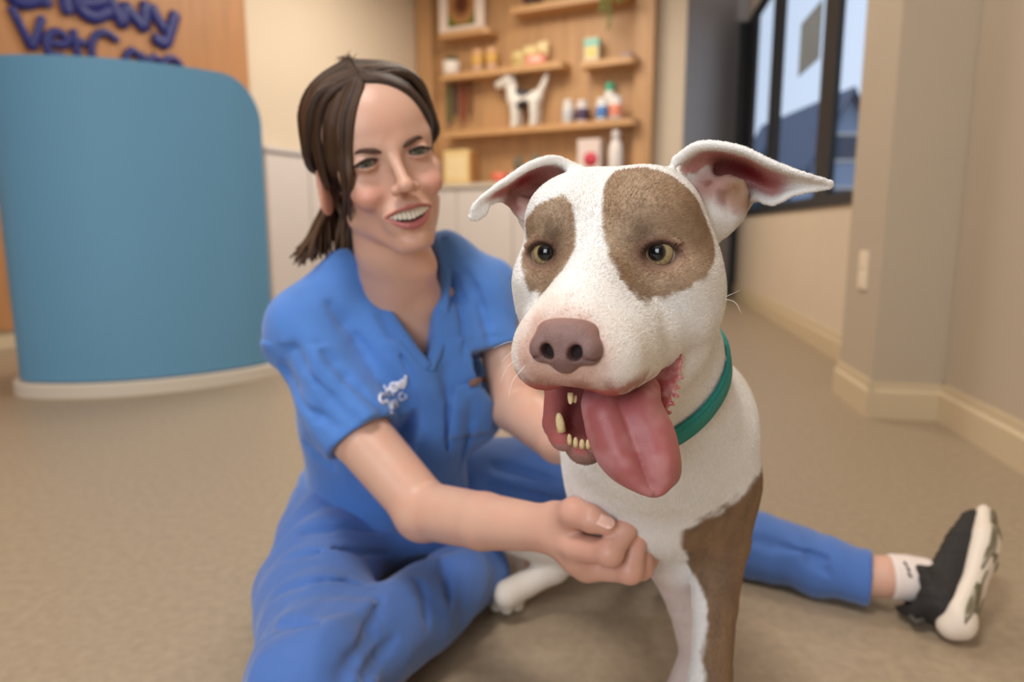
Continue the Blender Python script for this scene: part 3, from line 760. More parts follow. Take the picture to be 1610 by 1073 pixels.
EAR_L = grid_sheet(pix_rows([
    [(905, 264, .520), (885, 274, .542), (858, 292, .548), (822, 342, .515)],
    [(872, 250, .513), (857, 266, .536), (840, 290, .547), (811, 334, .520)],
    [(835, 259, .503), (828, 272, .525), (817, 293, .535), (803, 323, .520)],
    [(800, 281, .499), (798, 291, .510), (794, 303, .520), (788, 315, .515)],
    [(775, 298, .495), (772, 304, .500), (770, 311, .503), (768, 321, .500)],
    [(747, 321, .493), (751, 326, .495), (756, 330, .496), (763, 334, .498)],
    [(738, 343, .494), (741, 346, .495), (744, 347, .496), (748, 346, .497)]]), 12)

DOG_EYE = {}
def dog_field():
    S = Sculpt(DH)
    # skull
    S.ell((0, -5.2, 1.0), (5.9, 6.2, 4.6), k=1)
    for sx in (-1, 1): S.ell((sx * 2.5, -4.2, 2.7), (3.0, 4.4, 2.8), k=1.5)
    for sx in (-1, 1):
        S.ell((sx * 3.4, -1.9, 2.1), (2.3, 2.2, 2.3), k=1.6)                       # brow
        S.ell((sx * 4.9, -4.2, -3.2), (2.6, 4.0, 4.0), k=2.2)                       # cheek muscle
        S.ell((sx * 4.5, -1.6, -1.8), (1.9, 2.6, 1.6), k=1.6)                       # cheek bone
    MX = .045                                                                       # the muzzle turns a little to the dog's left
    S.cone((0, -1.0, -1.2), (6.8 * MX, 6.8, -3.5), 2.6, 2.0, k=2.0)                 # bridge
    for sx in (-1, 1):
        S.cone((sx * 2.0, -0.5, -4.4), (sx * 1.75 + 6.2 * MX, 6.2, -5.0), 2.7, 2.15, k=1.8)    # muzzle sides
        S.ell((sx * 2.15 + 5.5 * MX, 5.5, -6.2), (1.75, 2.5, 1.75), (0, 0, 0), k=1.2)           # front lip
        S.ell((sx * 2.9 + 2.4 * MX, 2.4, -6.3), (1.6, 3.0, 1.7), (12, 0, 0), k=1.3)            # side lip
        S.ell((sx * 3.9, -0.8, -5.6), (1.5, 2.4, 1.9), (20, 0, 0), k=1.2)           # cheek skin to the corner
    S.ell((7.4 * MX, 7.4, -5.4), (2.3, 1.6, 1.6), k=1.0)
    # crease on the forehead and over the lips
    S.chain([(5.75, -3.4, -4.6), (5.9, -3.2, -5.6), (5.5, -2.6, -6.5)], [.12, .2, .12], k=.7, op='s')
    S.cone((9.2 * MX, 9.2, -5.6), (8.2 * MX, 8.2, -7.6), .10, .14, k=.5, op='s')
    # mouth: hollow under the palate, wide open at the sides
    S.ell((0, 2.4, -8.6), (5.2, 5.6, 1.15), (-9, 0, 0), k=.4, op='s')
    # lower jaw, open
    for sx in (-1, 1):
        S.chain([(sx * 4.3, -4.6, -7.2), (sx * 3.3, -1.2, -9.9), (sx * 2.3, 2.8, -11.1), (sx * 1.1, 4.9, -11.3)], [1.9, 1.2, .95, .9], k=1.0)
    S.chain([(0, -5.0, -10.0), (0, 0.0, -11.7), (0, 3.9, -12.0)], [2.4, 1.8, 1.3], k=1.4)
    S.ell((0, 1.2, -10.0), (1.7, 4.6, 1.15), (-8, 0, 0), k=.5, op='s')
    # eye openings
    for sx in (-1, 1):
        g = np.array([sx * .20, .98, .02]); o = np.array([sx * 3.35, -3.0, -.1])
        c = o + g * S.surface(o, g, 0, 5); DOG_EYE[sx] = c
        r = np.array([g[1], -g[0], 0.0]); r /= np.linalg.norm(r)                       # sideways on the face
        S.ell(c + g * .2, (1.08, .95, .82), (0, 0, math.degrees(math.atan2(r[1], r[0]))), k=.30, op='s')
        ring = []
        for a in np.linspace(0, 2 * math.pi, 17):
            ca, sa = math.cos(a), math.sin(a)
            ring.append(c + r * 1.10 * ca + g * (.06 - .24 * ca * ca) + np.array([0, 0, (.80 if sa > 0 else .84) * sa - sx * .12 * ca]))
        S.chain(ring, [.15] * 17, k=.16, kk=.08)
        S.chain([c - r * 1.3 + g * .0 + [0, 0, .55], c + g * .12 + [0, 0, 1.20], c + r * 1.2 + g * -.1 + [0, 0, .72]], [.16, .26, .16], k=.6)      # upper lid fold
        S.chain([c - r * 1.1 + g * -.1 + [0, 0, -.75], c + g * .0 + [0, 0, -1.15], c + r * 1.1 + g * -.2 + [0, 0, -.8]], [.12, .18, .12], k=.5)
    # ears
    for G in (EAR_R, EAR_L):
        L = DH.inv(G.reshape(-1, 3)); n = G.shape[1]; m = G.shape[0]
        v = np.tile(np.linspace(0, 1, n), m); u = np.repeat(np.linspace(0, 1, m), n)
        S.sheet(L, .19 + .145 * np.exp(-(v / .10) ** 2) * (1 - u) + .05 * np.exp(-((1 - v) / .1) ** 2), k=.9, h=.22)
    # inner folds of the ears
    S.chain([DH.inv(at(*p)) for p in ((1112, 300, .512), (1145, 282, .506), (1166, 288, .500), (1170, 302, .500), (1160, 330, .506))], [.45, .33, .3, .35, .5], k=.5)
    S.chain([DH.inv(at(*p)) for p in ((826, 330, .520), (812, 312, .525), (800, 308, .522))], [.5, .32, .22], k=.5)
    S.ell(DH.inv(at(1125, 330, .52)), (1.9, 1.6, 2.0), k=1.4); S.ell(DH.inv(at(1090, 268, .52)), (1.3, 1.2, 1.2), k=1.0)
    S.ell(DH.inv(at(845, 335, .54)), (1.6, 1.6, 1.6), k=1.4)
    S.ell(DH.inv(at(1106, 276, .502)), (1.0, .9, 1.0), k=.5, op='s'); S.ell(DH.inv(at(852, 297, .516)), (.9, .9, .8), k=.5, op='s')
    # neck, chest, body in world units
    S.fr = WORLD
    nk = [DH.p((0, -7.0, -2.5)), at(1030, 560, .575), at(1034, 660, .64)]
    S.chain(nk, [.054, .053, .078], k=.04, kk=.012)
    S.chain([DH.p((0, -5.5, -7.5)), at(1015, 690, .60)], [.035, .055], k=.04)       # throat
    S.ell(at(1034, 700, .680), (.085, .092, .10), k=.04)                              # chest
    S.ell(at(1118, 705, .665), (.036, .055, .080), k=.03)                            # shoulders
    S.ell(at(945, 725, .68), (.036, .055, .080), k=.03)
    S.ell(at(1032, 785, .665), (.058, .045, .05), k=.04)                              # breast bone
    S.chain([at(1035, 700, .72), (.15, .86, .32), (.155, .98, .16)], [.085, .080, .072], k=.03)
    # near foreleg (dog's left)
    S.chain([at(1122, 770, .66), at(1130, 850, .655), at(1124, 950, .645), at(1118, 1060, .635), (.182, .625, .075), (.180, .612, .03)],
            [.040, .029, .0210, .0195, .021, .022], k=.03, kk=.006)
    S.ell((.180, .590, .018), (.028, .040, .020), k=.02)
    # other foreleg (dog's right)
    S.chain([at(1035, 800, .69), at(1060, 880, .705), at(1084, 950, .72), at(1098, 1030, .735), (.205, .75, .03)],
            [.04, .030, .023, .020, .021], k=.03, kk=.006)
    S.ell((.205, .725, .017), (.026, .038, .018), k=.02)
    # hind leg on the picture's left: thigh, hock, foot
    S.chain([(.125, .985, .10), at(800, 832, .985)], [.045, .028], k=.015)
    S.chain([at(800, 832, .985), at(880, 868, .985), at(872, 893, .975)], [.029, .023, .021], k=.02)
    S.chain([at(872, 893, .975), at(828, 918, .970), at(797, 935, .955)], [.020, .020, .021], k=.012)
    for i, (x, y) in enumerate(((770, 934), (781, 945), (797, 949), (813, 944))):
        p = floor_at(x, y + 6, .013); q = at(815, 922, .965)
        S.chain([q, (p + q) / 2 + [0, 0, .008], p], [.011, .0125, .0115], k=.003)
    # hind leg on the other side, tail
    S.chain([(.19, .98, .15), (.235, .96, .14), (.25, 1.04, .06), (.295, 1.02, .022), (.30, .99, .02)], [.05, .042, .024, .022, .022], k=.02)
    S.chain([(.16, 1.04, .18), (.19, 1.10, .12), (.24, 1.12, .06)], [.026, .014, .007], k=.02)
    return S
def dog_colour(V, Nn):
    q = DH.inv(V); x, y, z = q.T
    white = np.array([.83, .81, .785]); tan = np.array([.31, .20, .12]); dark = np.array([.12, .075, .045]); pink = np.array([.62, .30, .26])
    c = np.tile(white, (len(V), 1))
    c = mix(c, [.76, .69, .60], .4 * sstep(.5, .75, fbm(V, 18, 3)))
    jit = (fbm(V, 140, 2) - .5) * .9 + (fbm(V, 420, 5) - .5) * .7
    # eye patches: outlines given as directions (azimuth, elevation) from the middle of the skull
    vx, vy, vz = x, y + 4.5, z + .5; az = np.degrees(np.arctan2(vx, vy)); el = np.degrees(np.arctan2(vz, np.hypot(vx, vy)))
    def patch(poly):
        poly = np.array(poly, float); m = np.nonzero((y > -9.5) & (y < 3.6) & (z > -7) & (np.abs(az) < 120))[0]; A = az[m]; E = el[m]; dd = np.full(len(m), 1e9); ins = np.zeros(len(m), bool)
        for (p, q) in zip(poly, np.roll(poly, -1, 0)):
            e = q - p; t = np.clip(((A - p[0]) * e[0] + (E - p[1]) * e[1]) / (e @ e), 0, 1)
            dd = np.minimum(dd, np.hypot(A - p[0] - t * e[0], E - p[1] - t * e[1]))
            ins ^= ((p[1] > E) != (q[1] > E)) & (A < (q[0] - p[0]) * (E - p[1]) / (q[1] - p[1] + 1e-9) + p[0])
        out = np.zeros(len(V)); out[m] = sstep(-1.2, 1.2, np.where(ins, dd, -dd) + jit[m] * 3.0); return out
    pr = patch([(11.5, 73.5), (45.0, 67.6), (56.0, 52.6), (62.6, 39.5), (84, 27.4), (88, 11.5), (80, 1.2), (67.6, -5.6), (51.1, -12.1), (38.4, -17.5), (28.0, -16.2), (20.3, -11.7), (15.4, -5.7), (11.0, 1.9), (6.3, 16.5), (2.9, 33.7), (.8, 54.0)])
    pl = patch([(-33.8, 35.9), (-26.6, 40.0), (-17.9, 34.1), (-13.6, 20.9), (-11.1, 6.8), (-11.1, -1.0), (-9.5, -5.7), (-8.7, -8.8), (-24, -15), (-39.3, -16.0), (-44.5, -6.2), (-57, 3.0), (-58, 14), (-53.3, 22.8), (-42.6, 29.9)])
    pt = np.maximum(pr, pl)
    tn = mix(np.tile(tan, (len(V), 1)), [.40, .285, .19], sstep(.3, .75, fbm(V, 55, 8)))
    tn = mix(tn, dark, .75 * np.exp(-(((np.abs(x) - 3.0) / 1.1) ** 2 + ((z - 1.0) / 1.4) ** 2)))
    tn = mix(tn, dark, .5 * np.exp(-(((np.abs(x) - 3.0) / 1.6) ** 2 + ((z + 2.4) / 1.1) ** 2)))
    c = mix(c, tn, pt)
    # dark pink lids
    for sx in (-1, 1):
        d = np.sqrt(((x - DOG_EYE[sx][0]) / 1.45) ** 2 + ((z - DOG_EYE[sx][2]) / 1.12) ** 2)
        c = mix(c, [.22, .11, .075], (1 - sstep(.85, 1.25, d)) * (np.abs(y - .1) < 1.5) * .7)
        c = mix(c, [.035, .018, .012], (1 - sstep(.74, .92, d)) * (np.abs(y - .1) < 1.5) * (.45 + .5 * sstep(-.5, .3, z)))
    # muzzle: pink skin around the nose and lips
    d = np.sqrt((x / 2.7) ** 2 + ((y - 9.0) / 2.6) ** 2 + ((z + 5.2) / 2.6) ** 2) + (fbm(V, 120, 4) - .5) * .5
    c = mix(c, [.46, .23, .18], (1 - sstep(.65, 1.25, d)) * .85)
    c = mix(c, [.74, .50, .40], .5 * (1 - sstep(.9, 1.7, d)))
    c = mix(c, [.50, .25, .20], .55 * (sstep(-6.6, -7.4, z) * (y > 1.5) * (z > -8)) * sstep(.42, .6, fbm(V, 110, 6)))
    c = mix(c, [.02, .01, .01], 1 - sstep(.9, 1.0, np.linalg.norm((q - [.40, 8.3, -4.5]) / [1.7, 2.0, 1.25], axis=1)))  # dark of the nostril holes painted on the muzzle behind the nose
    lipc = sstep(-6.0, -7.0, z) * (y > 5.2) * (z > -9); c = mix(c, [.38, .18, .145], lipc * (.45 + .5 * sstep(.35, .65, fbm(V, 130, 3))))
    # inside of the mouth, gums and lower lip
    inm = sstep(-7.45, -7.75, z) * (z > -12.2) * (y > -2.5) * (Nn @ DH.M[2] > -.25) * (np.abs(x) < 4.6)
    c = mix(c, [.42, .09, .085], inm * .95)
    up = sstep(-6.9, -7.4, z) * (z > -9) * (Nn @ DH.M[2] < -.6) * (y > -1.5) * (np.abs(x) < 3.0)
    c = mix(c, [.42, .09, .085], up * .9)
    jaw = (z < -10.4) * (z > -14) * sstep(1.0, 3.2, y) * (y < 8)
    c = mix(c, [.34, .15, .13], jaw * (1 - inm) * .95)
    c = mix(c, [.24, .15, .12], jaw * (1 - sstep(-13.2, -11.9, z)) * .7)
    # ears: pink and bare inside
    for G, front in ((EAR_R, 1), (EAR_L, 1)):
        lo = G.reshape(-1, 3).min(0) - .008; hi = G.reshape(-1, 3).max(0) + .008
        m = np.nonzero(((V > lo) & (V < hi)).all(1))[0]
        if not len(m): continue
        nu, nv = G.shape[:2]; gs = G.reshape(-1, 3)
        gu = np.gradient(G, axis=0); gv = np.gradient(G, axis=1); gn = np.cross(gu, gv).reshape(-1, 3); gn /= np.linalg.norm(gn, axis=1, keepdims=True) + 1e-9
        gn *= np.sign((gn * (np.array([0, 0, CAMH]) - gs)).sum(1))[:, None]
        for i in range(0, len(m), 2000):
            mm = m[i:i + 2000]; D = ((V[mm][:, None] - gs) ** 2).sum(-1); j = D.argmin(1)
            near = np.sqrt(D.min(1)); u = (j // nv) / (nu - 1); v = (j % nv) / (nv - 1)
            s = ((Nn[mm] * gn[j]).sum(1))
            w = sstep(.05, .5, s) * sstep(.03, .22, v) * (1 - sstep(.80, .98, v)) * (1 - sstep(.62, .80, u)) * (near < .008)
            cc = mix(c[mm], [.60, .27, .24], w * .9)
            deep = np.exp(-((v - .45) / .22) ** 2) * np.exp(-((u - .42) / .25) ** 2)
            c[mm] = mix(cc, [.36, .025, .03], w * deep)
    eb = np.zeros(len(V))
    for p, rr in (((1135, 286, .508), .016), ((1150, 298, .502), .014), ((1115, 292, .508), .013), ((1160, 315, .502), .010), ((815, 316, .516), .014), ((838, 318, .520), .013)):
        eb = np.maximum(eb, np.exp(-(((V - at(*p)) ** 2).sum(1) / rr ** 2) ** 2))
    c = mix(c, [.40, .19, .15], eb * .9); c = mix(c, [.20, .06, .05], eb * .75 * sstep(.45, .7, fbm(V, 120, 7)))
    tr = np.array([DH.inv(at(1163, 296, .500)), DH.inv(at(1168, 322, .506))])
    for p in tr: c = mix(c, [.30, .17, .08], .9 * np.exp(-((q - p) ** 2).sum(1) / 1.0))
    # brown foreleg and elbow on the near side
    X, Y, Z = V.T
    lim = .335 + .55 * (X - .20) + (fbm(V, 90, 9) - .5) * .016
    ax_ = [at(1122, 770, .66), at(1130, 850, .655), at(1124, 950, .645), at(1118, 1060, .635), np.array([.182, .625, .03])]; dl = np.full(len(V), 9.0); sx_ = np.zeros(len(V))
    for p, r_ in zip(ax_[:-1], ax_[1:]):
        e = r_ - p; t = np.clip(((V - p) @ e) / (e @ e), 0, 1); o_ = V - p - t[:, None] * e; n_ = np.linalg.norm(o_, axis=1); m_ = n_ < dl; dl[m_] = n_[m_]; sx_[m_] = o_[m_, 0]
    leg = (1 - sstep(-.006, .006, Z - lim)) * (1 - sstep(.034, .040, dl - .6 * (Z - .24).clip(0)))
    inner = sstep(0, .005, sx_ + .0160 + (fbm(V, 70, 2) - .5) * .010 + .5 * (Z - .22).clip(0))
    brown = mix(np.tile(np.array([.27, .165, .09]), (len(V), 1)), [.20, .125, .075], sstep(.35, .75, fbm(V * [1, 1, .3], 60, 4)))
    c = mix(c, brown, leg * inner)
    c = mix(c, [.62, .43, .36], .6 * sstep(.33, .27, Z) * sstep(.66, .69, Y) * (Y < .80) * (X > .05) * (1 - leg * inner))
    # shade on the hind legs and paw, painted in as a cream tint
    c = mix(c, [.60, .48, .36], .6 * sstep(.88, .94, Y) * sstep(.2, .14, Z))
    bare = np.maximum(np.maximum(inm, up), (eb > .35) * 1.0)
    return np.clip(c, 0, 1), bare
def coat(V, Q, Nn, col, bare, root, count=170000):
    """short fur: one curve per hair over the parts of the dog that face the room"""
    rs = np.random.RandomState(11)
    ctr = V[Q].mean(1); A = np.linalg.norm(np.cross(V[Q[:, 2]] - V[Q[:, 0]], V[Q[:, 3]] - V[Q[:, 1]]), axis=1) / 2
    q = DH.inv(ctr); w = A * (ctr[:, 1] < .80) * (bare[Q].max(1) < .3)
    view = np.array([0, 0, CAMH]) - ctr; view /= np.linalg.norm(view, axis=1, keepdims=True)
    nq = Nn[Q].mean(1); w = w * ((nq * view).sum(1) > -.35)
    for sx in (-1, 1): w = w * (np.linalg.norm(q - DOG_EYE[sx], axis=1) > 1.22)
    w = w * (np.linalg.norm((q - [0, 9.2, -4.4]) / [2.1, 2.0, 1.6], axis=1) > 1)
    ear = np.zeros(len(Q), bool)
    for G in (EAR_R, EAR_L):
        g = G.reshape(-1, 3); ear |= ((ctr > g.min(0) - .004) & (ctr < g.max(0) + .004)).all(1)
    w = w * np.where(q[:, 1] > -14, 1.6, 1.0)
    f = rs.choice(len(Q), count, p=w / w.sum()); u, v = rs.rand(count, 1), rs.rand(count, 1); c4 = Q[f]
    bl = lambda X: (X[c4[:, 0]] * (1 - u) + X[c4[:, 1]] * u) * (1 - v) + (X[c4[:, 3]] * (1 - u) + X[c4[:, 2]] * u) * v
    P = bl(V); N = bl(Nn); C = bl(col); pl = DH.inv(P)
    flow = np.where((pl[:, 1] > -9)[:, None] & (P[:, 2] > .42)[:, None], np.array([0, -1.0, -.12]) @ DH.M + np.sign(pl[:, :1]) * .25 * DH.M[0], np.array([.05, .25, -1.0]))
    flow = flow + rs.randn(count, 3) * .22
    flow -= N * (flow * N).sum(1, keepdims=True); flow /= np.linalg.norm(flow, axis=1, keepdims=True) + 1e-9
    L = (.0018 + .0015 * rs.rand(count, 1)) * np.where(pl[:, 1:2] > 5, .55, 1.0) * np.where(ear[f][:, None], .6, 1.0)
    d1 = flow * .95 + N * .36; d2 = flow * 1.0 + N * .08
    pts = np.stack([P - N * .0003, P + d1 * L * .5, P + d1 * L * .5 + d2 * L * .5], 1).astype(np.float32)
    cu = bpy.data.hair_curves.new('fur'); cu.add_curves([3] * count)
    cu.attributes['position'].data.foreach_set('vector', pts.ravel())
    ra = cu.attributes.get('radius') or cu.attributes.new('radius', 'FLOAT', 'POINT')
    ra.data.foreach_set('value', np.tile(np.array([.00012, .00009, .00002], np.float32), count))
    ca = cu.attributes.new('Col', 'FLOAT_COLOR', 'CURVE'); cc = np.ones((count, 4), np.float32)
    cc[:, :3] = np.clip(C * (.86 + .34 * rs.rand(count, 1)), 0, 1); ca.data.foreach_set('color', cc.ravel())
    o = bpy.data.objects.new('fur', cu); COL.objects.link(o); o['kind'] = 'stuff'
    cu.materials.append(mat('dog_fur', (1, 1, 1, 1), .55, attr='Col', spec=.3))
    adopt(o, root)
def build_dog():
    root = empty('dog', (.16, .75, 0))
    tag(root, 'white dog with tan eye patches and lolling pink tongue, sitting on the floor', 'dog')
    S = S_body = dog_field()
    V, Q = S.polygonize((-.09, .33, -.01), (.36, 1.22, .68), .0017)
    V = relax(V, Q, 2, .4); V[:, 2] = np.maximum(V[:, 2], .0005)
    Nn = normals_of(V, Q)
    m = mat('dog_coat', (1, 1, 1, 1), .62, attr='Col', bump=.35, bscale=900, spec=.25)
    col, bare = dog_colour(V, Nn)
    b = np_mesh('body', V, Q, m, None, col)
    adopt(b, root); coat(V, Q, Nn, col, bare, root)
    # eyes
    mw = mat('dog_eye', (1, 1, 1, 1), .05, attr='Col', spec=.45, coat=.25)
    for sx in (-1, 1):
        e = DH.p(DOG_EYE[sx] - np.array([sx * .20, .98, .02]) * .90); r = .0122
        g = np.array([0.0, 0, CAMH]) - e + np.array([-.10, 0, .03]); g /= np.linalg.norm(g)
        a = np.cross(g, (0, 0, 1)); a /= np.linalg.norm(a); u = np.cross(a, g)
        nt, npn = 48, 40; VV, CC = [], []
        for i in range(npn + 1):
            th = math.pi * i / npn
            for j in range(nt):
                ph = 2 * math.pi * j / nt
                rr = r * (1 + .05 * math.exp(-(th / .55) ** 2))
                VV.append(e + rr * (g * math.cos(th) + math.sin(th) * (a * math.cos(ph) + u * math.sin(ph))))
                n_ = .5 + .5 * math.sin(ph * 23) * math.sin(ph * 9 + 1)
                iris = np.array([.31, .235, .12]) * (.75 + .5 * n_)
                if th < .46: cc = np.array([.004, .004, .005])
                elif th < .48: cc = np.array([.06, .045, .02])
                elif th < .92: cc = iris * (1.1 - .6 * (th - .48))
                elif th < 1.02: cc = np.array([.05, .035, .02])
                else: cc = np.array([.55, .45, .40])
                CC.append(cc)
        Q2 = np.array([(i * nt + j, (i + 1) * nt + j, (i + 1) * nt + (j + 1) % nt, i * nt + (j + 1) % nt) for i in range(npn) for j in range(nt)])
        o = np_mesh('eye', np.array(VV), Q2[:, ::-1], mw, None, np.array(CC)); adopt(o, root)
    # nose
    S = Sculpt(Frame(DH.p((.40, 0, 0)), DH.M, DH.s))
    S.ell((0, 8.2, -3.75), (1.85, 1.55, .95), (-16, 0, 0), k=.5)
    S.ell((0, 8.9, -4.7), (1.45, .85, 1.05), k=.6)
    S.cone((0, 8.9, -4.9), (0, 8.7, -5.35), .85, .75, k=.5)
    for sx in (-1, 1):
        S.ell((sx * 1.32, 8.75, -4.65), (.80, .95, .90), (0, -sx * 12, 0), k=.35)
        S.ell((sx * .80, 9.75, -4.72), (.40, 1.25, .50), (0, sx * 25, 0), k=.18, op='s')
        S.chain([(sx * .9, 9.9, -4.95), (sx * 1.4, 9.6, -5.15), (sx * 2.0, 8.9, -5.05)], [.20, .14, .10], k=.18, op='s')
    S.chain([(0, 9.9, -3.9), (0, 10.0, -4.8), (0, 9.6, -6.2)], [.06, .10, .13], k=.3, op='s')
    lo = DH.p((0, 9, -4.5)) - .035
    V, Q = S.polygonize(lo, lo + .07, .0007); V = relax(V, Q, 1)
    q = DH.inv(V) - [.40, 0, 0]; c = np.tile(np.array([.27, .145, .125]), (len(V), 1))
    for sx in (-1, 1): c = mix(c, [.02, .01, .01], 1 - sstep(.6, 1.0, np.linalg.norm((q - [sx * .84, 9.2, -4.80]) / [.55, .75, .6], axis=1)))  # nostril hollows painted near-black, standing in for deep shade
    c = mix(c, [.36, .19, .13], sstep(-3.9, -3.2, q[:, 2]) * sstep(9.2, 8.0, q[:, 1])); c = mix(c, [.21, .125, .12], .7 * sstep(8.9, 9.5, q[:, 1])); c = mix(c, [.20, .11, .10], .5 * sstep(.4, .7, fbm(V, 200)))
    adopt(np_mesh('nose', V, Q, mat('dog_nose', (1, 1, 1, 1), .42, attr='Col', bump=.5, bscale=1300, spec=.5, sss=.05), None, np.clip(c, 0, 1)), root)
    # tongue
    rows = []
    for (xl, xr, xg, y, Y) in ((925, 1030, 972, 612, .424), (920, 1034, 974, 640, .409), (926, 1050, 986, 672, .401), (935, 1060, 999, 705, .397),
                               (950, 1065, 1011, 735, .396), (974, 1061, 1020, 758, .398), (1000, 1047, 1026, 770, .400)):
        rows.append([at(xl, y - 4, Y + .010), at((xl * .72 + xg * .28), y + 1, Y + .001), at((xl + xg) / 2 + 6, y + 4, Y - .003), at(xg - 5, y + 5, Y + .001), at(xg, y + 5, Y + .0085),
                     at(xg + 5, y + 5, Y + .002), at((xr + xg) / 2, y + 3, Y - .002), at(xr * .8 + xg * .2, y, Y + .001), at(xr, y - 5, Y + .010)])
    rows.insert(0, [p + np.array([-.004, .03, .006]) for p in rows[0]])
    G = grid_sheet(rows, 7)
    S = Sculpt(DH); S.sheet(DH.inv(G.reshape(-1, 3)), .30, h=.17, pad=.7)
    S.warp(lambda P, f: f + (noise3(P, 90) - .5) * .0008)
    lo = G.reshape(-1, 3).min(0) - .006; hi = G.reshape(-1, 3).max(0) + .006
    V, Q = S.polygonize(lo, hi, .0009); V = relax(V, Q, 3)
    c = np.tile(np.array([.42, .125, .13]), (len(V), 1)); c = mix(c, [.50, .21, .215], sstep(.4, .7, fbm(V, 70)))
    adopt(np_mesh('tongue', V, Q, mat('dog_tongue', (1, 1, 1, 1), .30, attr='Col', bump=.25, bscale=1500, sss=.15, spec=.5), None, c), root)
    # pink inner skin at the corner of the mouth, notched along its edge
    rows = pix_rows([[(1048, 572, .452), (1060, 566, .451), (1073, 559, .450)], [(1020, 590, .452), (1044, 590, .450), (1066, 592, .446)],
                     [(995, 615, .450), (1030, 612, .447), (1056, 622, .441)], [(990, 645, .444), (1020, 640, .442), (1044, 650, .436)]])
    G = grid_sheet(rows, 12); t = np.linspace(0, 1, G.shape[0])
    push = np.maximum(0, np.sin(t * 40)) * (t > .25)
    G = G + (np.linspace(0, 1, G.shape[1])[None, :, None] ** 8) * push[:, None, None] * .004 * DH.M[0] + np.sin(np.linspace(0, 1, G.shape[1]) * math.pi)[None, :, None] * .004 * np.array([0, 1, 0])
    S = Sculpt(DH); S.sheet(DH.inv(G.reshape(-1, 3)), .12, h=.12, pad=.4); S.warp(lambda P, f: f + (noise3(P, 260) - .5) * .0010)
    V, Q = S.polygonize(G.reshape(-1, 3).min(0) - .004, G.reshape(-1, 3).max(0) + .004, .0008); V = relax(V, Q, 1)
    c = np.tile(np.array([.52, .13, .13]), (len(V), 1)); c = mix(c, [.62, .27, .26], sstep(.35, .7, fbm(V, 240)))
    adopt(np_mesh('inner_lip', V, Q, mat('dog_gum', (1, 1, 1, 1), .16, attr='Col', bump=.3, bscale=900, spec=.6, coat=.5, sss=.1), None, c), root)
    # teeth
    mt = mat('dog_tooth', srgb(226, 205, 160), .25, var=.1, vscale=300, sss=.1)
    def tooth(p, tip, r):
        P = np.array([p, p + (tip - p) * .45, p + (tip - p) * .8, tip]); o = tube('tooth', P, [r, r * .95, r * .75, r * .35], mt, None, 10); adopt(o, root)
    for (a, b, r, Y) in (((883, 678), (878, 650), .0030, .417), ((896, 698), (895, 683), .0017, .413), ((905, 702), (905, 688), .0017, .411), ((915, 704), (915, 691), .0019, .410),
                         ((925, 704), (925, 691), .0019, .410), ((897, 618), (897, 636), .0020, .418), ((904, 622), (904, 634), .0016, .421)):
        tooth(at(a[0], a[1], Y), at(b[0], b[1], Y - .002), r)
    # whiskers and claws
    mwk = mat('whisker', srgb(235, 230, 222), .4)
    for P in (((822, 548, .392), (806, 552, .385), (788, 570, .378)), ((822, 562, .390), (800, 575, .382), (786, 602, .376)), ((826, 575, .388), (806, 600, .380), (798, 632, .376)),
              ((1138, 468, .470), (1152, 462, .462), (1164, 456, .455)), ((1138, 470, .470), (1156, 476, .462), (1166, 494, .456)), ((818, 540, .40), (800, 538, .392), (776, 548, .384))):
        adopt(tube('whisker', catmull([at(*p) for p in P], 5), np.linspace(.00022, .00006, 11), mwk, None, 5), root)
    mcl = mat('claw', srgb(60, 42, 34), .4)
    for (x, y) in ((768, 937), (779, 949), (797, 954), (814, 948)):
        p = floor_at(x, y + 4, .009); adopt(tube('claw', [p + [.004, .006, .002], p + [0, -.004, 0], p + [-.001, -.010, -.006]], [.0035, .003, .001], mcl, None, 8), root)
    # collar
    S = S_body; c = at(1022, 592, .575)
    nrm = np.array([-.30, -.55, .78]); nrm /= np.linalg.norm(nrm)
    a1 = np.cross(nrm, (0, 1, 0)); a1 /= np.linalg.norm(a1); a2 = np.cross(nrm, a1)
    ring = []; T = np.linspace(.02, .14, 120)
    S2 = Sculpt(WORLD); S2.ops = [op for op in S.ops if op[2] != 'w']
    for i in range(72):
        th = 2 * math.pi * i / 72; d = a1 * math.cos(th) + a2 * math.sin(th)
        f = S2.field(c + T[:, None] * d); j = np.nonzero(f > 0)[0]; ring.append(T[j[0]] if len(j) else .1)
    rr = np.array(ring); rr = np.minimum(rr, np.median(rr) * 1.25)
    for _ in range(6): rr = (np.roll(rr, 1) + rr * 2 + np.roll(rr, -1)) / 4
    VV, F = [], []
    sec = [(-.0105, .0010), (-.0098, .0036), (-.0080, .0044), (-.0073, .0036), (-.0066, .0044), (.0066, .0044), (.0073, .0036), (.0080, .0044), (.0098, .0036), (.0105, .0010)]
    for i in range(72):
        th = 2 * math.pi * i / 72; d = a1 * math.cos(th) + a2 * math.sin(th)
        for (w, t) in sec: VV.append(c + d * (rr[i] + t + .0005) + nrm * w)
    k = len(sec)
    for i in range(72):
        for j in range(k): F.append((i * k + j, i * k + (j + 1) % k, ((i + 1) % 72) * k + (j + 1) % k, ((i + 1) % 72) * k + j))
    mc = mat('collar_webbing', srgb(22, 140, 134), .6, bump=.6, bscale=1200, var=.12, vscale=500)
    o = py_mesh('collar', VV, F, mc, None, True); o['label'] = 'teal webbing collar'; adopt(o, root)
    rc = at(1127, 545, .560); th = np.linspace(0, 2 * math.pi, 21)[:-1]
    P = np.array([rc + np.array([.002 * math.sin(t), .004 * math.cos(t), .010 * math.sin(t)]) for t in np.append(th, th[0])])
    rg = tube('ring', P, .0013, mat('ring_steel', srgb(200, 198, 190), .25, metal=1.0), None, 6); rg.parent = o
    return root
dog = build_dog()
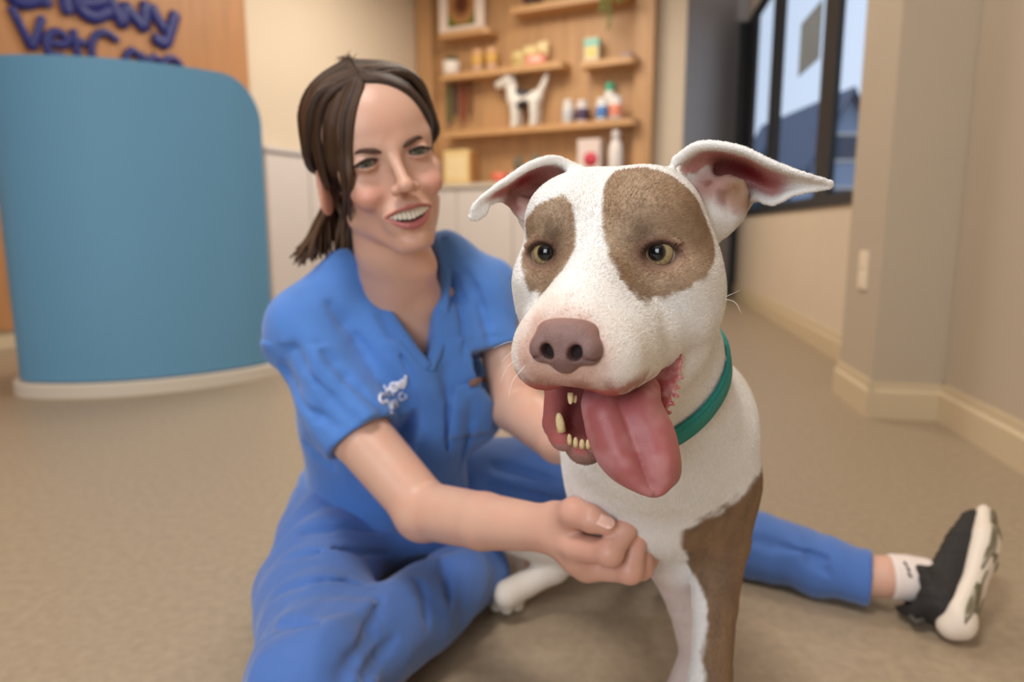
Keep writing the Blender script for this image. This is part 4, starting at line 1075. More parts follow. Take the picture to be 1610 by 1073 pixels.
# ------------------------------------------------------------------ woman
WH = face_frame((-0.135, 0.805, 0.6655), -21.3, 2.1, 15.0)
ARM_R = [at(486, 520, .910), at(566, 684, .860), at(668, 803, .800), at(760, 820, .730), at(866, 832, .660)]
ARM_L = [at(762, 455, 1.005), at(800, 560, .985), at(812, 640, .960), at(880, 690, .860), at(960, 715, .80)]
def plane_cut(S, p, n, rad, k=.004):
    """remove what lies beyond the plane through p (direction n), within rad of p"""
    p = np.asarray(p, np.float32); n = np.asarray(n, np.float32); n = n / np.linalg.norm(n)
    S.ops.append((lambda P: np.maximum(-((P - p) @ n), np.sqrt(((P - p) ** 2).sum(-1)) - rad), k, 's'))
def face_field(S):
    S.fr = WH
    S.ell((0, -9.0, 2.6), (7.0, 9.0, 8.4), k=1)
    S.ell((0, -4.6, 3.0), (6.0, 4.9, 5.0), k=2.0)                                  # forehead
    S.ell((0, -4.6, -3.8), (5.3, 4.6, 5.8), k=2.0)                                  # mid face
    for sx in (-1, 1):
        S.ell((sx * 4.15, -3.0, -2.6), (1.8, 2.2, 1.5), k=1.6)                       # cheek bone
        S.ell((sx * 3.55, -1.25, -4.2), (1.65, 1.55, 1.35), k=1.2)                  # smiling cheek
        S.cone((sx * 4.5, -7.2, -6.4), (sx * 1.3, -1.3, -10.2), 1.45, 1.2, k=1.6)   # jaw
        S.cone((sx * 1.0, -.45, .95), (sx * 4.4, -2.0, 1.2), .60, .7, k=1.4)        # brow
    S.ell((0, -.75, -7.2), (2.9, 1.9, 2.4), k=1.5)                                  # muzzle of the mouth
    S.ell((0, -.3, -10.1), (1.55, 1.3, 1.15), k=1.2)                                # chin
    # nose
    S.chain([(0, -.2, .3), (0, .75, -1.4), (0, 2.15, -3.5)], [.72, .66, .72], k=.9)
    S.ell((0, 2.35, -3.75), (.90, .78, .72), k=.6)
    for sx in (-1, 1):
        S.ell((sx * 1.12, 1.35, -4.0), (.72, .85, .62), k=.55)
        S.ell((sx * .52, 2.0, -4.45), (.30, .42, .22), k=.2, op='s')
    # eye hollows and lids
    ez = -.40
    for sx in (-1, 1):
        S.ell((sx * 3.15, .75, ez), (1.65, 1.35, .85), (0, -sx * 4, 0), k=.9, op='s')
        S.ell((sx * 3.15, -1.18, ez - .02), (1.42, 1.32, 1.20), k=.45)
        S.chain([(sx * 1.75, -.35, ez - .20), (sx * 2.5, .1, ez - .58), (sx * 3.3, .12, ez - .66), (sx * 4.3, -.35, ez - .34)], [.10, .18, .19, .12], k=.3)    # lower lid
        S.chain([(sx * 1.85, -.25, ez + .18), (sx * 2.6, .22, ez + .48), (sx * 3.4, .22, ez + .50), (sx * 4.5, -.45, ez + .02)], [.10, .14, .15, .12], k=.25)   # upper lid
        S.ell((sx * 3.12, .35, ez - .05), (1.22, 1.2, .29), (0, sx * 4, 0), k=.12, op='s')
    # open smile
    for dy in (.4, -.5):
        gp = [(0, 1.45, -7.10, .68), (1.2, 1.15, -7.04, .56), (2.1, .45, -6.86, .32), (2.8, -.2, -6.68, .11)]
        gp = [(-x, y, z, r) for x, y, z, r in gp[:0:-1]] + gp
        S.chain([(x, y + dy, z) for x, y, z, r in gp], [g[3] for g in gp], k=.25, kk=.25, op='s')
    up = [(0, 1.50, -6.10, .30), (.5, 1.5, -6.03, .31), (1.3, 1.2, -6.10, .28), (2.2, .45, -6.36, .22), (3.0, -.35, -6.64, .12)]
    lo = [(0, 1.30, -8.22, .42), (.6, 1.25, -8.18, .42), (1.3, .98, -7.92, .37), (2.2, .28, -7.28, .27), (3.0, -.40, -6.74, .12)]
    for L in (up, lo):
        L = [(-x, y, z, r) for x, y, z, r in L[:0:-1]] + L
        S.chain([l[:3] for l in L], [l[3] for l in L], k=.30, kk=.15)
    for sx in (-1, 1):
        S.chain([(sx * 1.8, 1.2, -3.9), (sx * 3.0, .35, -5.3), (sx * 3.75, -.55, -6.9)], [.10, .15, .10], k=.8, op='s')   # smile line
    S.chain([(-1.2, .80, -9.15), (0, 1.0, -9.25), (1.2, .80, -9.15)], [.12, .16, .12], k=.8, op='s')
    # ears
    S.ell((-7.6, -8.8, -2.4), (.75, 1.75, 2.9), (14, 0, 32), k=.6)
    S.ell((-8.25, -8.2, -2.0), (.45, 1.0, 1.9), (14, 0, 32), k=.35, op='s')
    S.ell((6.7, -9.6, -2.2), (.6, 1.6, 2.6), (14, 0, -10), k=.5)
HAND = dict(
    index=([(903, 860, .628), (958, 869, .600), (982, 833, .609), (964, 815, .628)], [.0135, .0122, .0112, .0095]),
    middle=([(926, 892, .640), (990, 897, .612), (1000, 843, .620), (985, 820, .642)], [.0130, .0120, .0112, .010]),
    ring=([(936, 891, .655), (1007, 893, .628), (1013, 851, .636), (998, 828, .655)], [.0120, .0112, .0104, .009]),
    little=([(940, 884, .668), (1017, 879, .645), (1020, 856, .652)], [.0105, .0100, .0092]),
    thumb=([(876, 818, .655), (902, 806, .628), (931, 816, .612), (952, 825, .605)], [.0170, .0140, .0130, .0098]))
def skin_field():
    S = Sculpt(); face_field(S); S.fr = WORLD
    S.chain([WH.p((-.3, -10.2, -5)), WH.p((-1.2, -9.6, -11)), at(630, 485, .975)], [.048, .046, .054], k=.020, kk=.01)
    S.ell(at(645, 545, 1.005), (.080, .078, .10), (0, 0, -24), k=.04)
    for d in (-1, 1): S.cone(at(632 + d * 30, 470, .945), at(632 + d * 60, 472, .972), .014, .012, k=.03)     # collar bones
    S.cone(at(622, 475, .95), at(640, 420, .90), .012, .012, k=.03); S.cone(at(658, 475, .95), at(670, 420, .90), .010, .010, k=.03)
    S.chain(ARM_R, [.034, .0385, .0345, .0315, .0225], k=.03, kk=.005)
    S.ell(ARM_R[2] + np.array([-.003, 0, -.003]), (.0345, .0345, .034), k=.01)
    S.chain(ARM_L, [.032, .038, .037, .032, .024], k=.03, kk=.005)
    # right hand, fingers curled into the dog's chest
    S.chain([at(866, 832, .660), at(890, 842, .648), at(912, 868, .640)], [.0205, .024, .0235], k=.015, flat=(.3, .9, 0), ratio=.85)
    S.cone(at(878, 830, .655), at(925, 888, .648), .018, .017, k=.012)
    for nm, (pts, rad) in HAND.items():
        S.chain([at(*p) for p in pts], rad, k=.007 if nm != 'thumb' else .010, kk=.004)
        if nm != 'thumb': S.ell(at(*pts[1]), (rad[1] * 1.06,) * 3, k=.004)
    # left hand resting on the dog's far side
    S.chain([ARM_L[-1], at(985, 720, .775)], [.023, .026], k=.01)
    for i in range(4): S.chain([at(985, 705 + 12 * i, .77), at(1010, 705 + 13 * i, .74), at(1022, 708 + 13 * i, .73)], [.010, .0095, .008], k=.006)
    S.chain([at(975, 700, .78), at(995, 686, .75), at(1008, 684, .74)], [.012, .010, .009], k=.006)
    # the rest of the body inside the clothes
    S.chain([at(645, 545, 1.005), at(600, 700, 1.08), at(610, 800, 1.13)], [.06, .07, .07], k=.03)
    S.chain([at(560, 470, .965), ARM_R[0]], [.03, .034], k=.02); S.chain([at(690, 470, 1.0), ARM_L[0]], [.03, .032], k=.02)
    S.chain([at(545, 815, 1.09), (-.222, .700, .080), at(735, 905, .99)], [.05, .04, .028], k=.03); S.cone(at(610, 800, 1.13), at(545, 815, 1.09), .05, .05, k=.03)
    S.chain([at(690, 775, 1.12), (.235, 1.235, .105), at(1330, 905, 1.01)], [.05, .04, .028], k=.03); S.cone(at(610, 800, 1.13), at(690, 775, 1.12), .05, .05, k=.03)
    # shins and ankles
    S.chain([at(735, 905, .99), at(790, 885, 1.045), at(818, 884, 1.07)], [.030, .029, .032], k=.02)
    S.chain([at(1330, 905, 1.01), at(1392, 907, .997), at(1425, 912, .99)], [.030, .031, .020], k=.02)
    return S
def skin_colour(V, Nn):
    q = WH.inv(V); x, y, z = q.T
    c = np.tile(np.array([.63, .385, .285]), (len(V), 1))
    c = mix(c, [.65, .35, .255], .5 * sstep(.4, .7, fbm(V, 40, 1)))
    hd = (z > -13) & (y > -12)
    for sx in (-1, 1):
        c = mix(c, [.60, .235, .175], .55 * hd * np.exp(-(((x - sx * 3.9) / 2.0) ** 2 + ((z + 4.0) / 1.7) ** 2)) * (y > -4))
        c = mix(c, [.40, .21, .155], .45 * hd * np.exp(-(((x - sx * 3.15) / 1.7) ** 2 + ((z + .4) / .9) ** 2)) * (y > -3))
        d = np.sqrt(((x - sx * 3.12) / 1.32) ** 2 + ((z + .44) / .40) ** 2)
        c = mix(c, [.12, .06, .045], .8 * hd * (y > -2.5) * (1 - sstep(.85, 1.12, d)))
    c = mix(c, [.60, .26, .19], .45 * hd * np.exp(-((x / 1.3) ** 2 + ((y - 2.2) / 1.5) ** 2 + ((z + 3.8) / 1.2) ** 2)))
    zu = -6.40 - .03 * x * x; zl = -7.85 + .15 * x * x; fr_ = hd * (y > -1.3) * (np.abs(x) < 3.1)
    tk = np.clip(1 - (x / 3.1) ** 2, 0, 1)
    lip = fr_ * (1 - sstep(zu + .50 * tk, zu + .62 * tk + .05, z)) * sstep(zl - .86 * tk - .05, zl - .70 * tk, z)
    c = mix(c, [.36, .085, .085], .9 * lip)
    c = mix(c, [.06, .012, .012], .95 * lip * (y < .62 - .14 * x * x) * (z < zu + .1) * (z > zl - .1))
    # ears and knuckles are redder
    c = mix(c, [.60, .24, .17], .55 * hd * sstep(6.6, 7.3, np.abs(x)) * (y > -12) * (z > -6) * (z < 3))
    for nm, (pts, rad) in HAND.items():
        for p in pts[1:3]: c = mix(c, [.62, .24, .19], .55 * np.exp(-((V - at(*p)) ** 2).sum(1) / .012 ** 2))
    hc = at(930, 860, .63); c = mix(c, [.60, .285, .22], .5 * np.exp(-((V - hc) ** 2).sum(1) / .07 ** 2))
    # socks are separate; keep shins plain
    return np.clip(c, 0, 1)
def fold(P, d, amp, wl, ph=0.0, seed=0.0):
    """soft cloth folds running across direction d"""
    t = P @ (np.asarray(d, np.float32) / np.linalg.norm(d)) + .035 * (noise3(P, 9, seed) - .5)
    w = np.sin(2 * math.pi * t / wl + ph); return amp * (w * w * w * .5 + w * .5) * sstep(.30, .65, noise3(P, 7, seed + 3))
V_BOT = at(672, 574, .915)
def crease(S, lines, Y0, Y1):
    """press soft valleys into the cloth along lines found on its surface"""
    base = Sculpt(); base.ops = list(S.ops)
    for r, pts in lines:
        pts = [tuple(p[:2]) for p in catmull([(x, y, 0) for x, y in pts], 2)]
        S.chain([project(base, x, y, Y0, Y1, r * .35) for x, y in pts], [r * .6] + [r] * (len(pts) - 2) + [r * .5], k=.014, kk=.004, op='s')
def top_field():
    S = Sculpt()
    yaw = -24
    S.ell(at(612, 585, 1.005), (.150, .100, .150), (0, 0, yaw), k=.04)
    S.ell(at(605, 690, 1.065), (.138, .105, .11), (0, 0, yaw), k=.08)
    S.ell(at(600, 765, 1.10), (.146, .118, .075), (0, 0, yaw), k=.06)
    S.chain([at(486, 512, .915), at(552, 440, .955), at(640, 428, 1.0), at(705, 415, 1.005), at(758, 450, 1.005)], [.050, .044, .060, .042, .046], k=.035, kk=.012)
    S.ell(at(580, 560, .945), (.085, .05, .07), (0, 0, yaw), k=.06); S.ell(at(742, 550, .985), (.075, .055, .08), (0, 0, yaw), k=.05)
    S.ell(at(742, 605, 1.005), (.055, .05, .075), (0, 0, yaw), k=.05)
    # sleeves
    eR = at(578, 700, .852); S.chain([at(486, 520, .910), at(532, 625, .878), eR], [.052, .053, .052], k=.02)
    eL = at(803, 575, .985); S.chain([at(760, 460, 1.005), eL], [.046, .043], k=.02)
    crease(S, [(.0075, [(500, 548), (545, 592), (585, 632), (618, 668)]), (.005, [(462, 545), (495, 600), (540, 648)]), (.005, [(442, 580), (475, 640), (520, 672)]), (.005, [(520, 480), (560, 530), (590, 590)]),
               (.007, [(700, 590), (706, 650), (700, 730)]), (.006, [(640, 610), (650, 670), (648, 740)]), (.006, [(735, 430), (757, 480), (772, 540)]), (.0045, [(712, 440), (726, 500), (730, 560)]),
               (.006, [(556, 660), (590, 715), (625, 765)]), (.006, [(480, 700), (520, 735), (575, 760)]), (.006, [(740, 640), (735, 690), (720, 740)]), (.005, [(600, 500), (628, 550), (652, 600)])], .74, 1.2)
    S.warp(lambda P, f: f + fold(P, (1, .2, .75), .0042, .075, 0, 1) + fold(P, (1, 0, -.1), .0045, .085, .5, 5) * (P[..., 2] < .44) + (noise3(P, 13, 4) - .5) * .010)
    plane_cut(S, at(569, 688, .855), ARM_R[2] - ARM_R[0], .085)
    plane_cut(S, at(801, 545, .987), ARM_L[2] - ARM_L[0], .085)
    S.chain([at(566, 682, .858), at(592, 722, .843)], [.0395, .0405], k=.003, op='s')
    S.chain([at(790, 520, .995), at(812, 620, .97)], [.038, .043], k=.004, op='s')
    # V neck: wedge cut in front and round hole for the neck
    top = at(620, 395, .93); fw = WORLD
    fdir = np.array([math.sin(math.radians(24)), -math.cos(math.radians(24)), 0])
    a = at(545, 380, .93); b = at(692, 362, .955); v = V_BOT
    n1 = np.cross(v - a, fdir); n1 /= np.linalg.norm(n1); n2 = np.cross(b - v, fdir); n2 /= np.linalg.norm(n2)
    cen = (a + b + v) / 3
    if (cen - a) @ n1 > 0: n1 = -n1
    if (cen - v) @ n2 > 0: n2 = -n2
    a32, v32, n1, n2, f32 = (q.astype(np.float32) for q in (a, v, n1, n2, fdir)); mid = at(640, 470, .985).astype(np.float32)
    S.ops.append((lambda P: np.maximum(np.maximum((P - a32) @ n1, (P - v32) @ n2), -((P - mid) @ f32)), .006, 's'))
    S.chain([WH.p((-1, -9.8, -9)), at(648, 428, .985)], [.047, .042], k=.008, op='s')
    return S
def trouser_field():
    S = Sculpt()
    S.ell(at(600, 800, 1.13), (.155, .125, .09), (0, 0, -20), k=.05)
    kn = np.array([-.222, .700, .080])
    S.chain([at(545, 815, 1.09), at(497, 930, .90) , kn], [.090, .078, .068], k=.05, kk=.015)
    S.chain([kn, at(655, 965, .865), at(752, 893, 1.0), at(775, 888, 1.03)], [.068, .054, .046, .043], k=.03, kk=.010)
    S.chain([at(690, 775, 1.12), at(840, 752, 1.15), np.array([.235, 1.235, .105])], [.090, .076, .066], k=.05, kk=.012)
    S.chain([np.array([.235, 1.235, .105]), at(1180, 857, 1.10), at(1300, 890, 1.035), at(1372, 906, 1.0), at(1390, 907, 1.0)], [.066, .055, .046, .040, .040], k=.03, kk=.008)
    crease(S, [(.007, [(480, 838), (550, 828), (640, 842)]), (.007, [(455, 880), (530, 866), (610, 872)]), (.006, [(440, 930), (510, 912), (585, 925)]), (.006, [(598, 945), (580, 985), (562, 1030)]),
               (.006, [(540, 1055), (565, 1020), (590, 995)]), (.006, [(575, 1065), (600, 1030), (622, 1005)]), (.006, [(690, 878), (705, 915), (708, 955)]), (.005, [(655, 915), (670, 950), (672, 990)]), (.006, [(420, 990), (470, 975), (520, 990)]),
               (.007, [(780, 735), (830, 745), (880, 760)]), (.006, [(770, 765), (820, 775), (880, 785)]), (.006, [(1190, 850), (1240, 862), (1300, 880)]), (.005, [(1270, 880), (1310, 905), (1340, 915)])], .55, 1.4)
    def wr(P, f):
        k1 = np.exp(-((P - np.float32(kn)) ** 2).sum(-1) / .10 ** 2); hp = np.exp(-((P - at(560, 850, 1.0).astype(np.float32)) ** 2).sum(-1) / .14 ** 2)
        return f + fold(P, (.9, -.5, .3), .0050, .055, 0, 6) * (.3 + k1) + fold(P, (.35, -.9, .5), .0060, .055, 1, 8) * (.3 + hp) + fold(P, (1, -.2, .4), .0035, .07, 2, 3) * .6 + (noise3(P, 11, 9) - .5) * .010
    S.warp(wr)
    dR = at(775, 888, 1.03) - at(655, 965, .865); dL = at(1390, 907, 1.0) - at(1300, 890, 1.035)
    plane_cut(S, at(757, 891, 1.015), dR, .08); plane_cut(S, at(1371, 906, 1.0), dL, .08)
    # turned-up hems
    for p, d, r in ((at(752, 893, 1.008), dR, .0475), (at(1362, 905, 1.003), dL, .0405)):
        d = d / np.linalg.norm(d)
        S.cone(p - d * .035, p - d * .002, r, r - .001, k=.002)
    plane_cut(S, at(757, 891, 1.015), dR, .08); plane_cut(S, at(1371, 906, 1.0), dL, .08)
    S.chain([at(735, 905, .99), at(800, 884, 1.05)], [.039, .039], k=.003, op='s'); S.chain([at(1340, 904, 1.01), at(1420, 908, .99)], [.035, .035], k=.003, op='s')
    return S
def shoe(H, T, ank, parent, rim=None):
    d = (T - H); L = np.linalg.norm(d); d /= L; u = ank - H; u = u - d * (u @ d); u /= np.linalg.norm(u); s = np.cross(d, u)
    fr = Frame(H, np.array([s, d, u]), L / 25.0); k = L / 25.0
    up = Sculpt(fr)
    up.chain([(0, 3.6, 4.6), (0, 10, 4.6), (0, 17, 4.0), (0, 22.0, 3.9)], [3.2, 3.2, 3.6, 2.5], k=1.5, flat=(0, 0, 1), ratio=.9)
    up.chain([(0, 4.0, 5), (0, 5.0, 8.6)], [3.6, 4.7], k=1.2); up.cone((0, 9, 6.0), (0, 15, 4.6), 2.6, 2.4, k=1.2)
    up.cone((0, 1.8, 8.5), (0, .6, 12.0), 1.7, .9, k=.8)
    up.cone((0, 5.4, 10.4), (0, 6.4, 17), 3.6, 5.0, k=.3, op='s')
    if rim: plane_cut(up, rim[0], rim[1], .14, .003)
    up.warp(lambda P, f: f + .0006 * np.sin(fr.inv(P)[..., 1] * 3.3) * (fr.inv(P)[..., 2] > 4))
    lo = H + np.array([-.17, -.17, -.12]); hi = T + np.array([.12, .12, .16]); lo = np.minimum(lo, np.minimum(H, T) - .16); hi = np.maximum(hi, np.maximum(H, T) + .16)
    V, Q = up.polygonize(lo, hi, .003); V = relax(V, Q, 1)
    o = np_mesh('shoe', V, Q, mat('shoe_mesh', srgb(34, 30, 28), .75, bump=.6, bscale=500, var=.25, vscale=120), None); o['label'] = 'black knit running shoe'; adopt(o, parent)
    ms = Sculpt(fr); ms.chain([(0, 3.0, 2.0), (0, 9, 1.5), (0, 17.5, 1.5), (0, 23.0, 2.5)], [3.7, 3.35, 4.4, 2.9], k=1.2, flat=(0, 0, 1), ratio=.55)
    ms.cone((0, 1.6, 2.0), (0, .6, 3.0), 2.6, 2.0, k=1.5)
    V, Q = ms.polygonize(lo, hi, .003); V = relax(V, Q, 1)
    m1 = np_mesh('midsole', V, Q, mat('midsole_foam', srgb(226, 212, 196), .6), None); sub_adopt(m1, o)
    os_ = Sculpt(fr); os_.chain([(0, 3.0, .65), (0, 9, .55), (0, 17.5, .35), (0, 22.8, 1.2)], [3.5, 2.9, 4.1, 2.6], k=1.0, flat=(0, 0, 1), ratio=.28)
    def tread(P, f):
        q = fr.inv(P); return f + .0016 * (np.sin(q[..., 0] * 3.4 + 1.3 * np.sin(q[..., 1] * .5)) > .2) * (q[..., 2] < .6)
    os_.warp(tread)
    V, Q = os_.polygonize(lo, hi, .0022); q = fr.inv(V)
    c = np.tile(np.array([.15, .125, .07]), (len(V), 1)); c = mix(c, [.42, .38, .30], .7 * sstep(.55, .9, np.sin(q[:, 0] * 3.4 + 1.3 * np.sin(q[:, 1] * .5) + math.pi)))
    m2 = np_mesh('outsole', V, Q, mat('outsole_rubber', (1, 1, 1, 1), .6, attr='Col'), None, c); sub_adopt(m2, o)
    m3 = tube('pull_tab', [fr.p((0, .4, 6.6)), fr.p((0, -.6, 7.6)), fr.p((0, .2, 8.6))], .006, mat('pull_tab_cloth', srgb(70, 64, 58), .8), None, 6, .4); sub_adopt(m3, o)
    return o
def sub_adopt(o, part):
    o.parent = part                       # parts sit at the world origin, so a plain parent keeps the place
    return o
def project(S, px, py, Y0, Y1, lift=0.0, n=160):
    """first surface of a sculpt met along the line of sight, lifted off a little"""
    Y = np.linspace(Y0, Y1, n); d = ray(px, py); P = (np.array([0, 0, CAMH]) + d * (Y / d[1])[:, None])
    f = S.field(P.astype(np.float32)); j = np.nonzero(f < 0)[0]
    i = j[0] if len(j) else n // 2
    return P[i] - d / np.linalg.norm(d) * lift
def build_woman():
    root = empty('person', (-.12, 1.1, 0))
    tag(root, 'person in blue scrubs sitting on the floor beside the white dog, smiling', 'person')
    S = skin_field()
    V, Q = S.polygonize((-.40, .56, .0), (.62, 1.32, .84), .0016)
    V = relax(V, Q, 2, .4); Nn = normals_of(V, Q)
    adopt(np_mesh('body', V, Q, mat('skin', (1, 1, 1, 1), .40, attr='Col', bump=.10, bscale=900, sss=.18, sss_r=(1, .36, .2), spec=.4), None, skin_colour(V, Nn)), root)
    M_scrub = mat('scrub_cloth', srgb(72, 124, 200), .78, bump=.25, bscale=1400, var=.05, vscale=30, sheen=.3)
    M_scrub2 = mat('scrub_cloth_trousers', srgb(68, 108, 178), .78, bump=.25, bscale=1400, var=.05, vscale=30, sheen=.3)
    ST = top_field(); V, Q = ST.polygonize((-.42, .74, .02), (.16, 1.28, .66), .0028); V = relax(V, Q, 2, .5)
    top = adopt(np_mesh('scrub_top', V, Q, M_scrub, None), root); top['label'] = 'blue V-neck scrub top'
    SP = trouser_field(); V, Q = SP.polygonize((-.42, .58, -.02), (.66, 1.36, .30), .0032); V = relax(V, Q, 2, .5); V[:, 2] = np.maximum(V[:, 2], .001)
    tr = adopt(np_mesh('scrub_trousers', V, Q, M_scrub2, None), root); tr['label'] = 'blue scrub trousers with turned hems'
    # neckline band, chest pocket, tag and embroidery on the top
    for pts in ([(548, 384), (574, 425), (612, 480), (645, 530), (672, 577)], [(692, 366), (690, 420), (686, 480), (680, 535), (673, 577)]):
        P = np.array([project(ST, x + (-10 if x < 672 else 10) * (0 if y > 570 else 1), y + 4, .80, 1.1) for x, y in pts]); P = catmull(P, 8)
        sub_adopt(tube('neck_band', P, .0085, M_scrub, None, 8, .35, (0, -1, .3)), top)
    G = np.array([[project(ST, x + (y - 600) * -.10, y - (x - 715) * .16, .85, 1.2, .0035) for x in np.linspace(716, 784, 12)] for y in np.linspace(606, 690, 12)])
    F = [(i * 12 + j, i * 12 + j + 1, (i + 1) * 12 + j + 1, (i + 1) * 12 + j) for i in range(11) for j in range(11)]
    o = py_mesh('chest_pocket', G.reshape(-1, 3), F, M_scrub, None, True); sub_adopt(o, top)
    md = o.modifiers.new('thick', 'SOLIDIFY'); md.thickness = .003
    P = [project(ST, x, y, .85, 1.2, .009) for x, y in ((738, 604), (752, 600), (765, 596))]
    sub_adopt(tube('pocket_tag', P, .0055, mat('tag_leather', srgb(120, 92, 80), .7), None, 6, .3, (0, -1, 0)), top)
    M_thr = mat('white_thread', srgb(226, 228, 240), .7)
    def emb(strokes, r):
        for st in strokes:
            P = catmull([project(ST, x, y, .75, 1.15, .0015) for x, y in st], 4); sub_adopt(tube('embroidery', P, r, M_thr, None, 6), top)
    emb([[(606, 620), (599, 621), (597, 629), (602, 634), (608, 630)],                                   # c
         [(603, 606), (611, 625)], [(607, 616), (611, 611), (615, 614), (618, 622)],                     # h
         [(615, 611), (622, 608), (619, 603), (614, 607), (618, 616), (624, 613)],                       # e
         [(622, 601), (627, 612), (627, 602), (632, 610), (631, 597)],                                   # w
         [(633, 596), (636, 604)], [(638, 591), (637, 604), (633, 611)]], .0020)                         # y
    emb([[(611, 632), (616, 644), (617, 629)], [(617, 638), (622, 636), (619, 633), (617, 640), (622, 642)], [(622, 628), (625, 640)],
         [(634, 618), (628, 620), (629, 629), (635, 628)], [(636, 620), (639, 624), (636, 628)],
         [(614, 648), (617, 650)], [(621, 644), (624, 648)]], .0011)
    # socks
    M_sock = mat('sock_knit', srgb(228, 214, 206), .85, bump=.4, bscale=600)
    for pts, rr in (([(771, 886, 1.03), (795, 885, 1.05), (822, 884, 1.075)], [.0325, .0325, .028]), ([(1398, 907, .995), (1425, 909, .99), (1450, 912, .985)], [.0345, .0340, .033])):
        S = Sculpt(); S.chain([at(*p) for p in pts], rr, k=.01); d = at(*pts[1]) - at(*pts[0]); plane_cut(S, at(*pts[0]), -d, .08)
        c = np.array([at(*p) for p in pts]); V, Q = S.polygonize(c.min(0) - .06, c.max(0) + .06, .003)
        sk = adopt(np_mesh('sock', V, Q, M_sock, None), root)
    M_mark = mat('sock_mark', srgb(90, 80, 86), .9)
    for st in ([(1421, 884), (1426, 890)], [(1426, 892), (1430, 899)], [(1428, 902), (1433, 908)]):
        sub_adopt(tube('sock_print', [project(S, x, y, .85, 1.1, .001) for x, y in np.linspace(st[0], st[1], 3)], .0022, M_mark, None, 6), sk)
    shoe(at(1526, 1000, .885), at(1578, 812, 1.02), at(1435, 906, .99), root, (at(1452, 908, .95), np.array([-1.0, -.15, .42])))
    shoe(np.array([.045, 1.075, .030]), np.array([.22, 1.20, .035]), at(800, 872, 1.07) + np.array([0, 0, .07]), root)
    # eyes
    me = mat('eye_surface', (1, 1, 1, 1), .08, attr='Col', coat=.8)
    for sx in (-1, 1):
        e = WH.p((sx * 3.15, -1.18, -.40)); g = np.array([.30, -.80, -.16]); g /= np.linalg.norm(g); a = np.cross(g, (0, 0, 1)); a /= np.linalg.norm(a); u = np.cross(a, g)
        VV, CC = [], []; nt, npn = 32, 24
        for i in range(npn + 1):
            th = math.pi * i / npn
            for j in range(nt):
                ph = 2 * math.pi * j / nt; VV.append(e + .0121 * (g * math.cos(th) + math.sin(th) * (a * math.cos(ph) + u * math.sin(ph))))
                CC.append((.005, .005, .005) if th < .2 else ((.10, .11, .07) if th < .5 else ((.03, .03, .03) if th < .56 else (.62, .56, .54))))
        Q2 = np.array([(i * nt + j, i * nt + (j + 1) % nt, (i + 1) * nt + (j + 1) % nt, (i + 1) * nt + j) for i in range(npn) for j in range(nt)])
        adopt(np_mesh('eye', np.array(VV), Q2, me, None, np.array(CC)), root)
    M_brow = mat('brow_hair', srgb(74, 48, 38), .8, var=.2, vscale=400)
    for sx in (-1, 1):
        P = catmull([WH.p(p) for p in ((sx * 1.25, .35, .50), (sx * 2.4, .30, .86), (sx * 3.6, -.35, 1.08), (sx * 5.0, -1.75, .62))], 6)
        adopt(tube('eyebrow', P, np.interp(np.linspace(0, 1, len(P)), [0, .25, .6, 1], [.0022, .0030, .0024, .0009]), M_brow, None, 8, .5, WH.M[1]), root)
        P = catmull([WH.p(p) for p in ((sx * 1.85, .0, -.20), (sx * 2.6, .38, .02), (sx * 3.4, .40, .03), (sx * 4.6, -.35, -.42))], 6)
        adopt(tube('eyelashes', P, .0014, mat('lash', srgb(40, 26, 22), .7), None, 6), root)
    # teeth: upper row
    M_tooth = mat('tooth_enamel', srgb(240, 230, 212), .25, sss=.1)
    for i in range(-5, 5):
        x = (i + .5) * .52 * (1 - .012 * abs(i + .5)); y = .98 - .15 * x * x; w = .240; zt = -6.2; zb = -7.42 + .09 * x * x - (.08 if abs(i + .5) < 1 else 0)
        o = py_mesh('tooth', [WH.p((x + a * w, y + b - .04 * a * x, z)) for (a, b, z) in ((-1, -.2, zt), (1, -.2, zt), (1, .0, zt), (-1, .0, zt), (-.92, -.12, zb), (.92, -.12, zb), (.92, .06, zb), (-.92, .06, zb))],
                    [(0, 1, 2, 3), (4, 5, 6, 7), (0, 1, 5, 4), (1, 2, 6, 5), (2, 3, 7, 6), (3, 0, 4, 7)], M_tooth, None, True, .0008); adopt(o, root)
    # thumb nail
    o = Sculpt(); t0, t1 = at(931, 816, .612), at(952, 825, .605); dd = (t1 - t0) / np.linalg.norm(t1 - t0)
    nrm = np.array([.25, -.85, .45]); c = at(944, 821, .6055) + nrm * .0085
    o.cone(c - dd * .0045, c + dd * .0048, .0062, .0060, flat=tuple(nrm), ratio=.28)
    V, Q = o.polygonize(c - .02, c + .02, .0008); adopt(np_mesh('thumbnail', V, Q, mat('nail', srgb(226, 178, 160), .25), None), root)
    build_hair(root)
    return root
